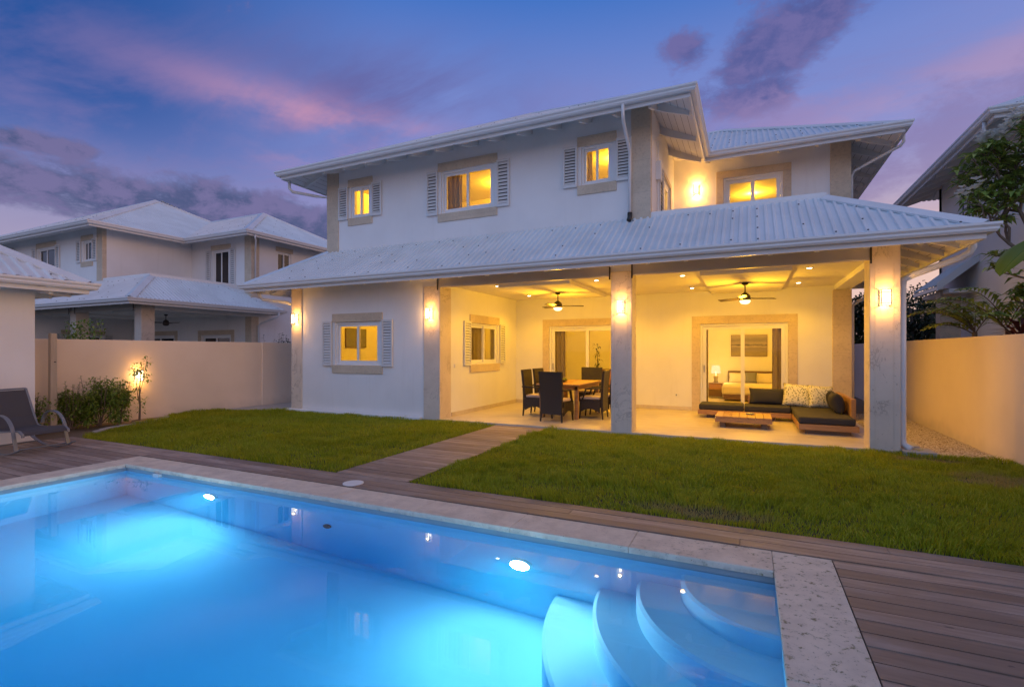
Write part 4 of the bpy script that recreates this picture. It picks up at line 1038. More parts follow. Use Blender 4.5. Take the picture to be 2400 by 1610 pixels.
# pool lamps
def pool_lamp(x, z, label, power=66):
    t = thing('pool_lamp', label, 'pool light', (x, PY1 - .004, z), 0, 'underwater pool lamps')
    b = MB(); R_ = .105
    ring = [(R_ * math.cos(a), R_ * math.sin(a)) for a in [i * math.pi / 14 for i in range(28)]]
    i2 = [(0.085 * math.cos(a), 0.085 * math.sin(a)) for a in [i * math.pi / 14 for i in range(28)]]
    for k in range(28):
        j = (k + 1) % 28
        b.hexa([(i2[k][0], 0, i2[k][1]), (ring[k][0], 0, ring[k][1]), (ring[j][0], 0, ring[j][1]), (i2[j][0], 0, i2[j][1]), (i2[k][0], -.025, i2[k][1]), (ring[k][0], -.018, ring[k][1]), (ring[j][0], -.018, ring[j][1]), (i2[j][0], -.025, i2[j][1])])
    obj('rim', b, 'white_plastic', t)
    b = MB(); b.face([(p[0], -.014, p[1]) for p in i2]); obj('lens', b, 'pool_lens', t)
    o = light('lamp_light', 'AREA', (0, -.035, 0), power, (1.0, 0.97, 0.95), t, rot=(rad(-86), 0, 0)); o.data.shape = 'DISK'; o.data.size = .17
    return t
pool_lamp(-5.75, -.58, 'bright round underwater lamp near the far left end of the pool')
pool_lamp(-1.74, -.60, 'bright round underwater lamp by the curved pool steps', 50)
b = MB(); b.lathe((-4.06, 4.40, -.003), [(.115, 0), (.115, .008), (.10, .012)], 28); tag(obj('skimmer_lid', b, 'white_plastic'), 'round white skimmer lid set in the deck boards', 'lid')
b = MB(); b.box((-6.83, PY1 - .05, -.13), (-6.72, PY1 - .002, -.055)); b.box((-6.85, PY1 - .02, -.15), (-6.70, PY1 - .001, -.131)); tag(obj('pool_inlet', b, 'white_plastic'), 'small white inlet box on the pool wall at the waterline', 'pool inlet')
b = MB(); b.tube([(-3.92, PY1 - .001, -.72), (-3.92, PY1 - .02, -.72)], .05, 18); tag(obj('wall_return', b, 'black_plastic'), 'dark round return fitting on the far pool wall', 'pool fitting')

# ------------------------------------------------------------------ dining set
def chair():
    t = thing('dining_chair', '', 'chair', (0, 0, 0))       # faces +y, origin on the floor
    b = MB(); w_ = .27
    # back: curved slab leaning back, flaring to the top
    n = 9; prof = []
    for i in range(n + 1):
        f = i / n; zz = .16 + .88 * f; lean = -.235 - .10 * max(0, f - .28) ** 1.6 - .02 * (1 - f); hw = .242 + .032 * f; prof.append((zz, lean, hw))
    for (z0, l0, h0), (z1, l1, h1) in zip(prof, prof[1:]):
        b.hexa([(-h0, l0, z0), (h0, l0, z0), (h0, l0 + .05, z0), (-h0, l0 + .05, z0), (-h1, l1, z1), (h1, l1, z1), (h1, l1 + .05, z1), (-h1, l1 + .05, z1)])
    obj('backrest', b, 'wicker', t, bevel=0.0, weld=True)
    b = MB()
    b.box((-w_ + .005, -.19, .36), (w_ - .005, .265, .415))
    for sx in (-1, 1):     # side skirts with an arched lower edge
        m = 8
        for i in range(m):
            f0, f1 = i / m, (i + 1) / m; y0_, y1_ = -.19 + .455 * f0, -.19 + .455 * f1; a0, a1 = .13 + .09 * math.sin(math.pi * f0), .13 + .09 * math.sin(math.pi * f1)
            x0_, x1_ = sorted((sx * w_, sx * (w_ - .02)))
            b.hexa([(x0_, y0_, a0), (x1_, y0_, a0), (x1_, y1_, a1), (x0_, y1_, a1), (x0_, y0_, .36), (x1_, y0_, .36), (x1_, y1_, .36), (x0_, y1_, .36)])
    m = 8
    for i in range(m):
        f0, f1 = i / m, (i + 1) / m; x0_, x1_ = -w_ + .02 + (2 * w_ - .04) * f0, -w_ + .02 + (2 * w_ - .04) * f1; a0, a1 = .16 + .08 * math.sin(math.pi * f0), .16 + .08 * math.sin(math.pi * f1)
        b.hexa([(x0_, .245, a0), (x1_, .245, a1), (x1_, .265, a1), (x0_, .265, a0), (x0_, .245, .36), (x1_, .245, .36), (x1_, .265, .36), (x0_, .265, .36)])
    obj('seat', b, 'wicker', t)
    b = MB(); b.box((-w_ + .02, -.18, .417), (w_ - .02, .26, .475)); obj('cushion', b, 'seat_fabric', t, bevel=0.02)
    for sx in (-1, 1):
        for sy in (-1, 1):
            b = MB(); y_ = .245 if sy > 0 else -.225
            b.beam((sx * .25, y_ + sy * .02, 0.0), (sx * .242, y_, .20), .026, .026, (0, 1, 0), 0, .036, .036); obj('leg', b, 'wicker', t)
        b = MB(); b.beam((sx * .262, -.26, .66), (sx * .262, .12, .645), .05, .03); b.beam((sx * .262, .12, .64), (sx * .258, .20, .40), .045, .03, (0, 1, 0)); obj('armrest', b, 'wicker', t)
    return t
CH = [(-3.66, 9.98, -8, 'dark wicker dining chair with its back to the lawn at the near table end'),
      (-4.40, 10.70, -88, 'dark wicker chair left of the dining table, nearer the lawn'),
      (-4.42, 11.45, -92, 'dark wicker chair left of the dining table, half hidden behind the other left chair'),
      (-3.08, 10.80, 92, 'dark wicker chair right of the dining table, nearer the lawn'),
      (-3.05, 11.52, 90, 'dark wicker chair right of the dining table, partly hidden by the middle pillar'),
      (-3.70, 12.48, 180, 'dark wicker chair at the far table end facing the lawn')]
c0_ = chair()
for i, (x, y, a_, lb) in enumerate(CH):
    o = c0_ if i == 0 else dup(c0_); o.location = (x, y, PZ); o.rotation_euler = (0, 0, rad(a_)); o['label'] = lb; o['group'] = 'wicker chairs around the dining table'
tb = thing('dining_table', 'solid teak dining table on the terrace between dark wicker chairs', 'table', (-3.74, 11.15, PZ))
b = MB()
for k in range(7):
    x0_ = -.49 + .14 * k; b.box((x0_ + .002, -.92, .715), (x0_ + .138, .92, .75))
obj('tabletop', b, 'teak', tb, bevel=.004)
b = MB(); b.box((-.43, -.84, .63), (.43, -.81, .714)); b.box((-.43, .81, .63), (.43, .84, .714)); b.box((-.43, -.809, .63), (-.40, .809, .714)); b.box((.40, -.809, .63), (.43, .809, .714)); obj('apron', b, 'teak', tb)
for sx in (-1, 1):
    for sy in (-1, 1):
        b = MB(); b.box((sx * .40 - .04, sy * .80 - .04, 0), (sx * .40 + .04, sy * .80 + .04, .714)); obj('leg', b, 'teak', tb, bevel=.004)

def leafq(b, p, d, L, W, up=(0, 0, 1), mi=0, droop=0.25):
    p = Vector(p); d = Vector(d).normalized(); r = d.cross(Vector(up))
    if r.length < .01: r = d.cross(Vector((1, 0, 0)))
    r.normalize(); n = r.cross(d); m = p + d * L * .5 + n * L * .04; t = p + d * L - Vector((0, 0, 1)) * L * droop
    i = len(b.v); b.v += [tuple(p), tuple(m + r * W / 2 + n * W * .12), tuple(t), tuple(m - r * W / 2 + n * W * .12), tuple(m)]
    b.f += [(i, i + 1, i + 4), (i + 1, i + 2, i + 4), (i + 2, i + 3, i + 4), (i + 3, i, i + 4)]; b.m += [mi] * 4
rv = lambda s=1: Vector((random.uniform(-s, s), random.uniform(-s, s), random.uniform(-s, s)))
t = thing('succulent_bowl', 'round dark bowl of small green succulents on the dining table', 'bowl', (-3.95, 11.0, PZ + .751))
b = MB(); b.lathe((0, 0, 0), [(.09, 0), (.17, .025), (.185, .05), (.175, .05), (.12, .03)], 24); obj('bowl', b, 'ceramic_dark', t, smoothed=True)
b = MB()
for k in range(26):
    a_ = random.uniform(0, 6.28); r_ = .14 * math.sqrt(random.random()); p = Vector((r_ * math.cos(a_), r_ * math.sin(a_), .035 + .05 * random.random() * (1 - r_ / .2)))
    for j in range(9):
        a2 = j * .7; leafq(b, p, (math.cos(a2), math.sin(a2), .9), random.uniform(.04, .075), .018, droop=0)
for k in range(5):
    p = Vector((random.uniform(-.05, .05), random.uniform(-.05, .05), .06))
    for j in range(10): leafq(b, p + Vector((0, 0, .012 * j)), (math.cos(j * 2.4), math.sin(j * 2.4), .7), .06, .02, droop=0)
obj('succulents', b, 'frond_leaf', t)

# ------------------------------------------------------------------ corner sofa, coffee table
sf_ = thing('corner_sofa', 'low L shaped teak sofa with charcoal seat pads on the terrace', 'sofa', (0, 0, PZ))
b = MB(); b.box((-1.02, 11.80, .075), (.795, 12.56, .175)); b.box((.80, 10.24, .075), (1.70, 12.56, .175)); obj('frame', b, 'teak', sf_, bevel=.006)
for x0_, y0_, x1_, y1_ in ((-.85, 11.9, -.70, 12.45), (.35, 11.9, .50, 12.45), (.90, 10.34, 1.60, 10.55), (.90, 11.9, 1.60, 12.4)):
    b = MB(); b.box((x0_, y0_, 0), (x1_, y1_, .074)); obj('foot', b, 'dark_wood', sf_)
b = MB(); b.box((1.66, 10.75, .176), (1.73, 12.56, .60)); obj('backrest', b, 'teak', sf_, bevel=.006)
b = MB(); b.box((-.02, 12.50, .176), (1.655, 12.56, .46)); obj('backrest', b, 'teak', sf_, bevel=.006)
for x0_, y0_, x1_, y1_ in ((-1.0, 11.81, -.10, 12.49), (-.09, 11.81, .785, 12.49), (.80, 10.26, 1.655, 12.49)):
    b = MB(); b.box((x0_, y0_, .178), (x1_, y1_, .30)); obj('seat_pad', b, 'charcoal_fabric', sf_, bevel=.03)
def pillow(loc, rot, w_, h_, th, m, label, group=None, name='pillow'):
    b = MB(); n = 12
    def P(u, v, s_):
        e = (1 - abs(u) ** 2.6) * (1 - abs(v) ** 2.6); pin = 1 - .07 * (1 - u * u) * (abs(v) ** 3); pin2 = 1 - .07 * (1 - v * v) * (abs(u) ** 3)
        return (u * w_ / 2 * pin2, s_ * th / 2 * (max(e, 0) ** .55) , v * h_ / 2 * pin)
    g_ = [[(2 * i / n - 1, 2 * j / n - 1) for j in range(n + 1)] for i in range(n + 1)]
    for s_ in (-1, 1):
        for i in range(n):
            for j in range(n): b.face([P(*g_[i][j], s_), P(*g_[i + 1][j], s_), P(*g_[i + 1][j + 1], s_), P(*g_[i][j + 1], s_)])
    o = obj(name, b, m, smoothed=True, weld=True); o.location = loc; o.rotation_euler = tuple(rad(a) for a in rot); o['label'] = label; o['category'] = 'cushion'
    if group: o['group'] = group
    return o
zc = PZ + .30
pillow((.36, 12.37, zc + .17), (-14, 0, 0), .72, .36, .17, 'charcoal_fabric', 'long charcoal back cushion on the sofa beside the leaf print pillows', 'dark sofa cushions')
pillow((.93, 12.22, zc + .225), (-20, 3, -6), .56, .50, .17, 'leaf_print', 'cream leaf print pillow next to the long charcoal cushion', 'leaf print pillows')
pillow((1.34, 12.10, zc + .215), (-18, 4, 18), .50, .48, .17, 'leaf_print', 'cream leaf print pillow in the corner of the sofa', 'leaf print pillows')
pillow((1.50, 11.72, zc + .185), (-16, 2, 78), .55, .40, .2, 'charcoal_fabric', 'charcoal cushion squeezed between the corner pillow and the rounded cushion', 'dark sofa cushions')
pillow((1.50, 11.22, zc + .185), (-17, 0, 88), .58, .40, .24, 'charcoal_fabric', 'rounded charcoal cushion nearest the lawn on the right sofa wing', 'dark sofa cushions')
ct = thing('coffee_table', 'low slatted teak coffee table in front of the corner sofa', 'table', (-.10, 10.86, PZ))
b = MB()
for k in range(7):
    x0_ = -.49 + .14 * k; b.box((x0_ + .003, -.42, .175), (x0_ + .137, .42, .215))
obj('tabletop', b, 'teak', ct, bevel=.003)
b = MB(); b.box((-.49, -.42, .105), (.49, -.39, .174)); b.box((-.49, .39, .105), (.49, .42, .174)); b.box((-.49, -.389, .105), (-.46, .389, .174)); b.box((.46, -.389, .105), (.49, .389, .174)); obj('apron', b, 'teak', ct)
for s_ in (-1, 1):
    b = MB(); b.box((s_ * .36 - .05, -.34, 0), (s_ * .36 + .05, .34, .104)); obj('leg', b, 'dark_wood', ct)
b = MB(); b.lathe((.02, 10.98, PZ + .2155), [(.05, 0), (.075, .012), (.08, .022), (.07, .022), (.045, .008)], 20); tag(obj('ashtray', b, 'grey_metal', smoothed=True), 'small round grey dish lying on the coffee table', 'dish')
b = MB(); f = wmap('y', YB, -1); wbox(b, f, -1.68, -1.56, .001, .012, .36, .44); t = thing('wall_socket', 'white double power socket low on the terrace back wall', 'socket', (-1.62, YB, .40), off=True); obj('plate', b, 'white_plastic', t, bevel=.003)
b = MB(); wbox(b, f, -1.65, -1.62, .0125, .014, .38, .42); obj('outlet', b, 'grey_metal', t)
b = MB(); f = wmap('x', XK, 1); wbox(b, f, 9.74, 9.80, .001, .012, 1.12, 1.20); wbox(b, f, 9.76, 9.78, .0125, .018, 1.14, 1.18); tag(obj('light_switch', b, 'white_plastic'), 'small white light switch on the side wall of the dining terrace', 'switch')

# ------------------------------------------------------------------ rooms seen through the glass
bd = thing('bed', 'bed with pale bedspread and wooden headboard seen through the sliding door', 'bed', (0, 16.9, PZ))
b = MB(); b.box((-.68, -1.0, .06), (.70, .98, .26)); obj('base', b, 'dark_wood', bd)
b = MB(); b.box((-.67, -.99, .262), (.69, .97, .45)); obj('mattress', b, 'linen', bd, bevel=.05)
b = MB(); b.box((-.72, -1.04, .20), (.74, .35, .47)); obj('bedspread', b, 'linen', bd, bevel=.06)
b = MB(); b.box((-.62, .99, .2), (.72, 1.05, .82)); obj('headboard', b, 'dark_wood', bd, bevel=.01)
pillow((-.3, 17.72, PZ + .60), (-22, 0, 0), .6, .36, .16, 'linen', 'cream pillow against the left half of the headboard', 'pillows on the bed')
pillow((.42, 17.72, PZ + .60), (-22, 0, 0), .6, .36, .16, 'linen', 'cream pillow against the right half of the headboard', 'pillows on the bed')
pillow((.06, 17.56, PZ + .62), (-18, 0, 0), .34, .36, .12, 'grey_fabric', 'square grey pillow in the middle of the bed')
t = thing('nightstand', 'brown wooden nightstand left of the bed', 'nightstand', (-.94, 17.0, PZ))
b = MB(); b.box((-.2, -.2, .05), (.2, .2, .47)); obj('cabinet', b, 'dark_wood', t, bevel=.005)
b = MB(); b.box((-.18, -.215, .27), (.18, -.201, .44)); obj('drawer', b, 'teak', t)
t = thing('table_lamp', 'lit table lamp with pale shade on the nightstand', 'lamp', (-.94, 17.02, PZ + .471))
b = MB(); b.lathe((0, 0, 0), [(.06, 0), (.07, .02), (.05, .10), (.075, .18), (.03, .25), (.012, .27), (.012, .34)], 18); obj('base', b, 'brushed_nickel', t, smoothed=True)
b = MB(); n = 24
for k in range(n):
    a0, a1 = 2 * math.pi * k / n, 2 * math.pi * (k + 1) / n; b.face([(.14 * math.cos(a0), .14 * math.sin(a0), .29), (.14 * math.cos(a1), .14 * math.sin(a1), .29), (.115 * math.cos(a1), .115 * math.sin(a1), .54), (.115 * math.cos(a0), .115 * math.sin(a0), .54)])
obj('lamp_shade', b, 'shade_lit', t, smoothed=True, weld=True); light('bulb_light', 'POINT', (0, 0, .42), 40, (1.0, .62, .2), t, .04)
def picture(x0, y0, z0, x1, y1, z1, axis, sgn, label, m, frame_m='dark_wood'):
    t = thing('framed_picture', label, 'picture', ((x0 + x1) / 2, (y0 + y1) / 2, (z0 + z1) / 2))
    hu = abs(x1 - x0) / 2 if axis == 'y' else abs(y1 - y0) / 2; hz = (z1 - z0) / 2; f = wmap(axis, 0, sgn)
    b = MB(); wbox(b, f, -hu, hu, .004, .03, -hz, hz); obj('canvas', b, m, t)
    b = MB(); e = .012
    wbox(b, f, -hu - e, -hu, .004, .04, -hz - e, hz + e); wbox(b, f, hu, hu + e, .004, .04, -hz - e, hz + e); wbox(b, f, -hu, hu, .004, .04, hz, hz + e); wbox(b, f, -hu, hu, .004, .04, -hz - e, -hz); obj('frame', b, frame_m, t)
yw = YE - .2
picture(-.52, yw, 1.33, .52, yw, 2.0, 'y', -1, 'wide muted landscape canvas above the bed', 'painting')
picture(XL + .22, 10.75, 1.60, XL + .22, 11.55, 2.12, 'x', 1, 'dark framed print seen through the ground floor window', 'grey_fabric')
picture(-3.55, yw, 1.2, -3.2, yw, 1.95, 'y', -1, 'narrow dark panel on the indoor dining room wall', 'charcoal_fabric')
def curtain(x0, x1, y, z0, z1, label, m='curtain_fabric'):
    b = MB(); n = max(8, int((x1 - x0) / .018)); amp = .03
    P = [(x0 + (x1 - x0) * k / n, y + amp * math.sin(k * .95) + .006 * math.sin(k * 2.3)) for k in range(n + 1)]
    for a, c in zip(P, P[1:]):
        b.hexa([(a[0], a[1], z0), (c[0], c[1], z0), (c[0], c[1] + .006, z0), (a[0], a[1] + .006, z0), (a[0], a[1], z1), (c[0], c[1], z1), (c[0], c[1] + .006, z1), (a[0], a[1] + .006, z1)])
    tag(obj('curtain', b, m, weld=True), label, 'curtain')
curtain(.50, .80, 13.45, PZ + .02, 2.3, 'brown curtain at the right side of the bedroom door')
curtain(-1.10, -.92, 13.45, PZ + .02, 2.3, 'narrow brown curtain at the left side of the bedroom door')
curtain(-5.0, -4.66, 13.45, PZ + .02, 2.3, 'brown curtain at the left side of the dining room door')
curtain(-6.5, -6.12, 10.22, 4.5, 5.8, 'brown curtain at the left of the wide upstairs window')
curtain(-5.16, -5.04, 10.22, 4.5, 5.8, 'narrow brown curtain at the right of the wide upstairs window')
curtain(-3.10, -2.96, 10.2, 4.7, 5.8, 'brown curtain inside the small upstairs window near the balcony')
curtain(-.62, -.42, 13.45, 3.25, 5.8, 'sheer curtain at the left of the balcony door', 'sheer_fabric')
b = MB(); n = 40
for k in range(n):
    a = 10.85 + (11.98 - 10.85) * k / n; c = 10.85 + (11.98 - 10.85) * (k + 1) / n; xx = lambda k: -6.42 + .02 * math.sin(k * .9)
    b.hexa([(xx(k), a, .8), (xx(k) + .006, a, .8), (xx(k + 1) + .006, c, .8), (xx(k + 1), c, .8), (xx(k), a, 2.3), (xx(k) + .006, a, 2.3), (xx(k + 1) + .006, c, 2.3), (xx(k + 1), c, 2.3)])
tag(obj('curtain', b, 'curtain_fabric', weld=True), 'brown curtain inside the side window of the dining terrace', 'curtain')
t = thing('indoor_plant', 'tall slim potted plant inside the dining room door', 'plant', (-4.35, 15.6, PZ))
b = MB(); b.lathe((0, 0, 0), [(.12, 0), (.16, .3), (.14, .32)], 16); obj('pot', b, 'ceramic_dark', t)
b = MB(); b.tube([(0, 0, .3), (.03, 0, .9), (-.02, 0, 1.5)], .012, 6); obj('stem', b, 'bark', t)
b = MB()
for k in range(60):
    leafq(b, (random.gauss(0, .03), random.gauss(0, .03), random.uniform(.7, 1.7)), rv() + Vector((0, 0, .4)), random.uniform(.1, .2), .05)
obj('foliage', b, 'dark_leaf', t)
t = thing('sideboard', 'low wooden sideboard inside the dining room', 'sideboard', (-3.9, 16.8, PZ)); b = MB(); b.box((-.7, -.25, .08), (.7, .25, .85)); obj('cabinet', b, 'dark_wood', t, bevel=.006)
b = MB(); b.box((-.68, -.26, .2), (-.01, -.251, .8)); b.box((.01, -.26, .2), (.68, -.251, .8)); obj('door', b, 'teak', t)
# ------------------------------------------------------------------ rocking lounger
t = thing('rocking_lounger', 'grey sling rocking lounger on the left deck facing the pool', 'lounger', (-9.80, 3.78, 0.0), rad(9))
def strip(b, pts, wd, th, yc):      # flat bar bent in the x-z plane
    n = len(pts); V = [Vector((p[0], 0, p[1])) for p in pts]; pr = None
    for i in range(n):
        d = (V[min(i + 1, n - 1)] - V[max(i - 1, 0)]).normalized(); nn = Vector((-d.z, 0, d.x)) * th / 2
        cur = [V[i] + nn + Vector((0, yc - wd / 2, 0)), V[i] + nn + Vector((0, yc + wd / 2, 0)), V[i] - nn + Vector((0, yc + wd / 2, 0)), V[i] - nn + Vector((0, yc - wd / 2, 0))]
        if pr: b.hexa([pr[3], pr[2], pr[1], pr[0], cur[3], cur[2], cur[1], cur[0]])
        pr = cur
def bez(p0, p1, p2, p3, n=14): return [tuple(((1 - s) ** 3 * a + 3 * (1 - s) ** 2 * s * b_ + 3 * (1 - s) * s * s * c + s ** 3 * d) for a, b_, c, d in zip(p0, p1, p2, p3)) for s in [i / n for i in range(n + 1)]]
for sy in (-1, 1):
    y_ = sy * .33
    b = MB(); strip(b, bez((-.62, .20), (-.30, -.045), (.10, -.045), (.40, .10), 20), .045, .014, y_); obj('runner', b, 'grey_metal', t)
    b = MB(); strip(b, bez((-.30, .36), (-.30, .60), (.10, .66), (.20, .34), 16) + [(.27, .05)], .045, .014, y_); obj('armrest', b, 'grey_metal', t)
    b = MB(); strip(b, [(-.62, .90), (-.37, .36)] + bez((-.34, .33), (-.2, .28), (.1, .34), (.26, .335), 8) + [(.33, .29), (.34, .25)], .03, .022, sy * .29); obj('side_rail', b, 'grey_metal', t)
b = MB()
prof = [(-.60, .88), (-.51, .67), (-.43, .48), (-.355, .37)] + bez((-.33, .335), (-.2, .295), (.1, .35), (.26, .347), 10) + [(.32, .31), (.34, .27)]
strip(b, prof, .55, .006, 0); obj('sling', b, 'sling_fabric', t)
b = MB(); b.tube([(-.62, -.29, .90), (-.62, .29, .90)], .014, 8); obj('top_rail', b, 'grey_metal', t)
for x_, z_ in ((-.40, .075), (.22, .065)):
    b = MB(); b.tube([(x_, -.33, z_), (x_, .33, z_)], .012, 8); obj('crossbar', b, 'grey_metal', t)

# ------------------------------------------------------------------ planting
def shrub(name, label, cat, c, rx, ry, h, n, L, m='shrub_leaf', group=None, z0=0.0, lumps=9, spikes=10, seed=1):
    random.seed(seed)
    t = thing(name, label, cat, (c[0], c[1], z0), 0, group); b = MB(); st = MB()
    cs = [(Vector((random.uniform(-.75, .75) * rx, random.uniform(-.75, .75) * ry, h * random.uniform(.22, .80))), random.uniform(.24, .44)) for _ in range(lumps)]
    for q, r in cs:
        st.tube([(random.uniform(-.1, .1) * rx, random.uniform(-.1, .1) * ry, 0), tuple(q * .6), tuple(q)], .008 + .006 * h, 5, r2=.004)
        for k in range(n // lumps):
            d = rv(); d.normalize(); rr = r * h * (random.random() ** .45); p = q + Vector((d.x * rr * min(1.2, rx / h * 1.3), d.y * rr * min(1.2, ry / h * 1.3), d.z * rr * .85))
            if p.z < .03: continue
            leafq(b, p, d * .7 + rv(.7) + Vector((0, 0, .25)), L * random.uniform(.6, 1.25), L * random.uniform(.4, .62))
    for k in range(spikes):
        x_, y_ = random.uniform(-.8, .8) * rx, random.uniform(-.7, .7) * ry; zt = h * random.uniform(.75, 1.08); zb = h * .4
        st.tube([(x_ * .7, y_ * .7, zb), (x_, y_, zt)], .006, 5, r2=.003)
        for j in range(14):
            f = j / 13; p = Vector((x_ * (.7 + .3 * f), y_ * (.7 + .3 * f), zb + (zt - zb) * f)); a_ = j * 2.4
            leafq(b, p, (math.cos(a_), math.sin(a_), .45), L * random.uniform(.7, 1.2), L * .5)
    obj('stems', st, 'bark', t); obj('foliage', b, m, t); return t
G1 = 'shrubs in the left planting bed'
shrub('shrub', 'thin leafy shrub between the pool house and the timber post', 'shrub', (-11.75, 4.50), .34, .28, .72, 600, .075, group=G1, seed=11)
shrub('shrub', 'green bush right of the timber post', 'shrub', (-11.75, 5.12), .34, .30, .84, 1500, .07, group=G1, seed=12)
shrub('shrub', 'tallest dense green bush in the middle of the left bed', 'shrub', (-11.72, 5.58), .38, .34, .96, 2600, .07, group=G1, seed=13, spikes=14)
shrub('shrub', 'dark green bush next to the lamp lit sapling', 'shrub', (-11.75, 5.97), .26, .22, .84, 1300, .07, group=G1, seed=14)
random.seed(5)
t = thing('sapling', 'spindly sapling with few leaves tied in front of the garden wall lamp', 'tree', (-11.92, 6.42, 0)); b = MB(); st = MB()
st.tube([(0, 0, 0), (.02, 0, .35), (-.02, .01, .6), (.03, .02, 1.22)], .022, 7, r2=.008); st.tube([(0, 0, .35), (.03, -.06, .6), (.0, -.07, .95)], .012, 6, r2=.006); st.tube([(.0, .0, .55), (.06, .06, .95), (.06, .12, 1.33)], .009, 6, r2=.004)
st.tube([(0, 0, .02), (-.02, -.12, .0), (-.03, -.26, -.10)], .012, 6, r2=.006)
for (cx_, cy_, cz_, r_, nn_) in ((0, 0, 1.12, .14, 70), (.05, .12, 1.28, .08, 26), (0, .1, 1.0, .10, 30), (0, -.08, .72, .09, 20), (.02, .06, .42, .08, 24), (0, -.07, .55, .10, 18), (0, .02, .22, .10, 24), (.02, .16, .9, .08, 16), (.02, -.12, 1.05, .08, 22)):
    for k in range(nn_):
        d = rv(); d.normalize(); leafq(b, Vector((cx_, cy_, cz_)) + d * r_ * random.random() ** .5, d + rv(.6), random.uniform(.05, .085), .035)
obj('trunk', st, 'bark', t); obj('crown', b, 'shrub_leaf', t)
# rough pale edging of the bed
b = MB(); cv = [(-10.95, 5.15), (-11.18, 5.55), (-11.32, 6.0), (-11.42, 6.45), (-11.75, 6.85), (-12.05, 7.05)]
for (x0_, y0_), (x1_, y1_) in zip(cv, cv[1:]):
    m_ = 3
    for k in range(m_):
        f0, f1 = k / m_, (k + .94) / m_; j = lambda: random.uniform(-.02, .02)
        p0 = Vector((x0_ + (x1_ - x0_) * f0 + j(), y0_ + (y1_ - y0_) * f0)); p1 = Vector((x0_ + (x1_ - x0_) * f1 + j(), y0_ + (y1_ - y0_) * f1))
        b.beam((*p0, -.005), (*p1, -.005), .11, .07 + j(), w2=.12)
tag(obj('bed_edging', b, 'concrete', bevel=.012), 'curved pale stone edging between the planting bed and lawn', 'edging')
# ground cover in the bed
# frangipani behind the right wall
def frangipani(loc):
    random.seed(21); t = thing('frangipani_tree', 'leafy tree with white blossoms rising behind the right garden wall', 'tree', loc); tr = MB(); lf = MB(); fl = MB(); tips = []
    def grow(p, d, L, r, depth):
        q = p + d * L; mid = p + d * L * .5 + rv(.05); tr.tube([p, mid, q], [r, r * .85, r * .7], 7)
        if depth == 0: tips.append((q, d)); return
        for k in range(3 if depth > 1 else random.choice((2, 3))):
            nd = (d * .6 + rv(.8) + Vector((0, 0, .45))).normalized(); grow(q, nd, L * random.uniform(.62, .8), r * .62, depth - 1)
        if depth <= 2: tips.append((q, d))
    grow(Vector((0, 0, 0)), Vector((.02, 0, 1)), 1.5, .075, 0)
    tips.clear()
    tr.tube([(.02, 0, 1.4), (.06, 0, 2.2), (.02, .02, 3.1)], [.06, .055, .045], 7)
    for d0, z_, L in (((-.35, -.1, 1), 3.1, .75), ((.4, .1, 1), 3.1, .8), ((-.1, .3, 1), 3.3, .8), ((.1, -.3, 1.3), 3.2, .85), ((-.6, .1, .9), 2.8, .62), ((.5, -.2, .8), 2.6, .7)): grow(Vector((.03, 0, z_)), Vector(d0).normalized(), L, .038, 3)
    for d0, z_, L in (((-.9, -.2, .6), 2.9, .40), ((-.8, .3, .5), 2.6, .38), ((-.7, -.3, .6), 2.3, .35), ((-.6, -.3, .8), 2.0, .35), ((-.5, -.6, .5), 1.8, .30), ((-.2, -.7, .5), 2.4, .36)): grow(Vector((.04, 0, z_)), Vector(d0).normalized(), L, .020, 1)
    for q, d in tips:
        m_ = random.randint(10, 15)
        for j in range(m_):
            a_ = j * 2.4 + random.random(); el_ = random.uniform(-.35, .75); leafq(lf, q - d * random.uniform(0, .1), (math.cos(a_), math.sin(a_), el_), random.uniform(.15, .29), random.uniform(.06, .09), droop=.3)
    top = sorted([q for q, d in tips if q.x < -.22], key=lambda q: -q.z)[:9] + [q for q, d in tips if q.x < -.4 and 3.4 < q.z < 4.2][:3]
    for q in top:
        for k in range(12):
            p = q + Vector((-.04, -.06, .13)) + rv(.10)
            for j in range(5):
                a_ = j * 1.256; leafq(fl, p, (math.cos(a_), math.sin(a_), .5), .075, .05, droop=0)
    obj('trunk', tr, 'bark', t); obj('crown', lf, 'tree_leaf', t); obj('blossoms', fl, 'petal', t); return t
frangipani((4.28, 11.2, 0))
def frond(b, st, base, d, L, n, ll, lw, droop=.5, up0=.9):
    d = Vector((d[0], d[1], 0)).normalized(); p = Vector(base); pts = []; s = Vector((-d.y, d.x, 0))
    for i in range(n + 1):
        f = i / n; sl = up0 - (up0 + droop) * f; v = (d + Vector((0, 0, sl))).normalized(); pts.append(p.copy()); p = p + v * L / n
    st.tube(pts, .012, 5, r2=.003)
    for i in range(2, n + 1):
        f = i / n; dd = (pts[i] - pts[i - 1]).normalized(); l_ = ll * math.sin(math.pi * min(1, .25 + .7 * f)) + .03
        for sg in (-1, 1): leafq(b, pts[i], dd * .75 + s * sg + Vector((0, 0, .18)) + rv(.12), l_ * random.uniform(.85, 1.1), lw, droop=.3)
def fronds(name, label, loc, m, specs, seed, cat='plant', group=None):
    random.seed(seed); t = thing(name, label, cat, loc, 0, group); b = MB(); st = MB()
    st.tube([(0, 0, 0), (0, 0, specs[0][0][2])], .05, 7, r2=.04)
    for base, d, L, n, ll, lw, dr, up in specs: frond(b, st, base, d, L, n, ll, lw, dr, up)
    obj('stalks', st, 'bark', t); obj('leaves', b, m, t); return t
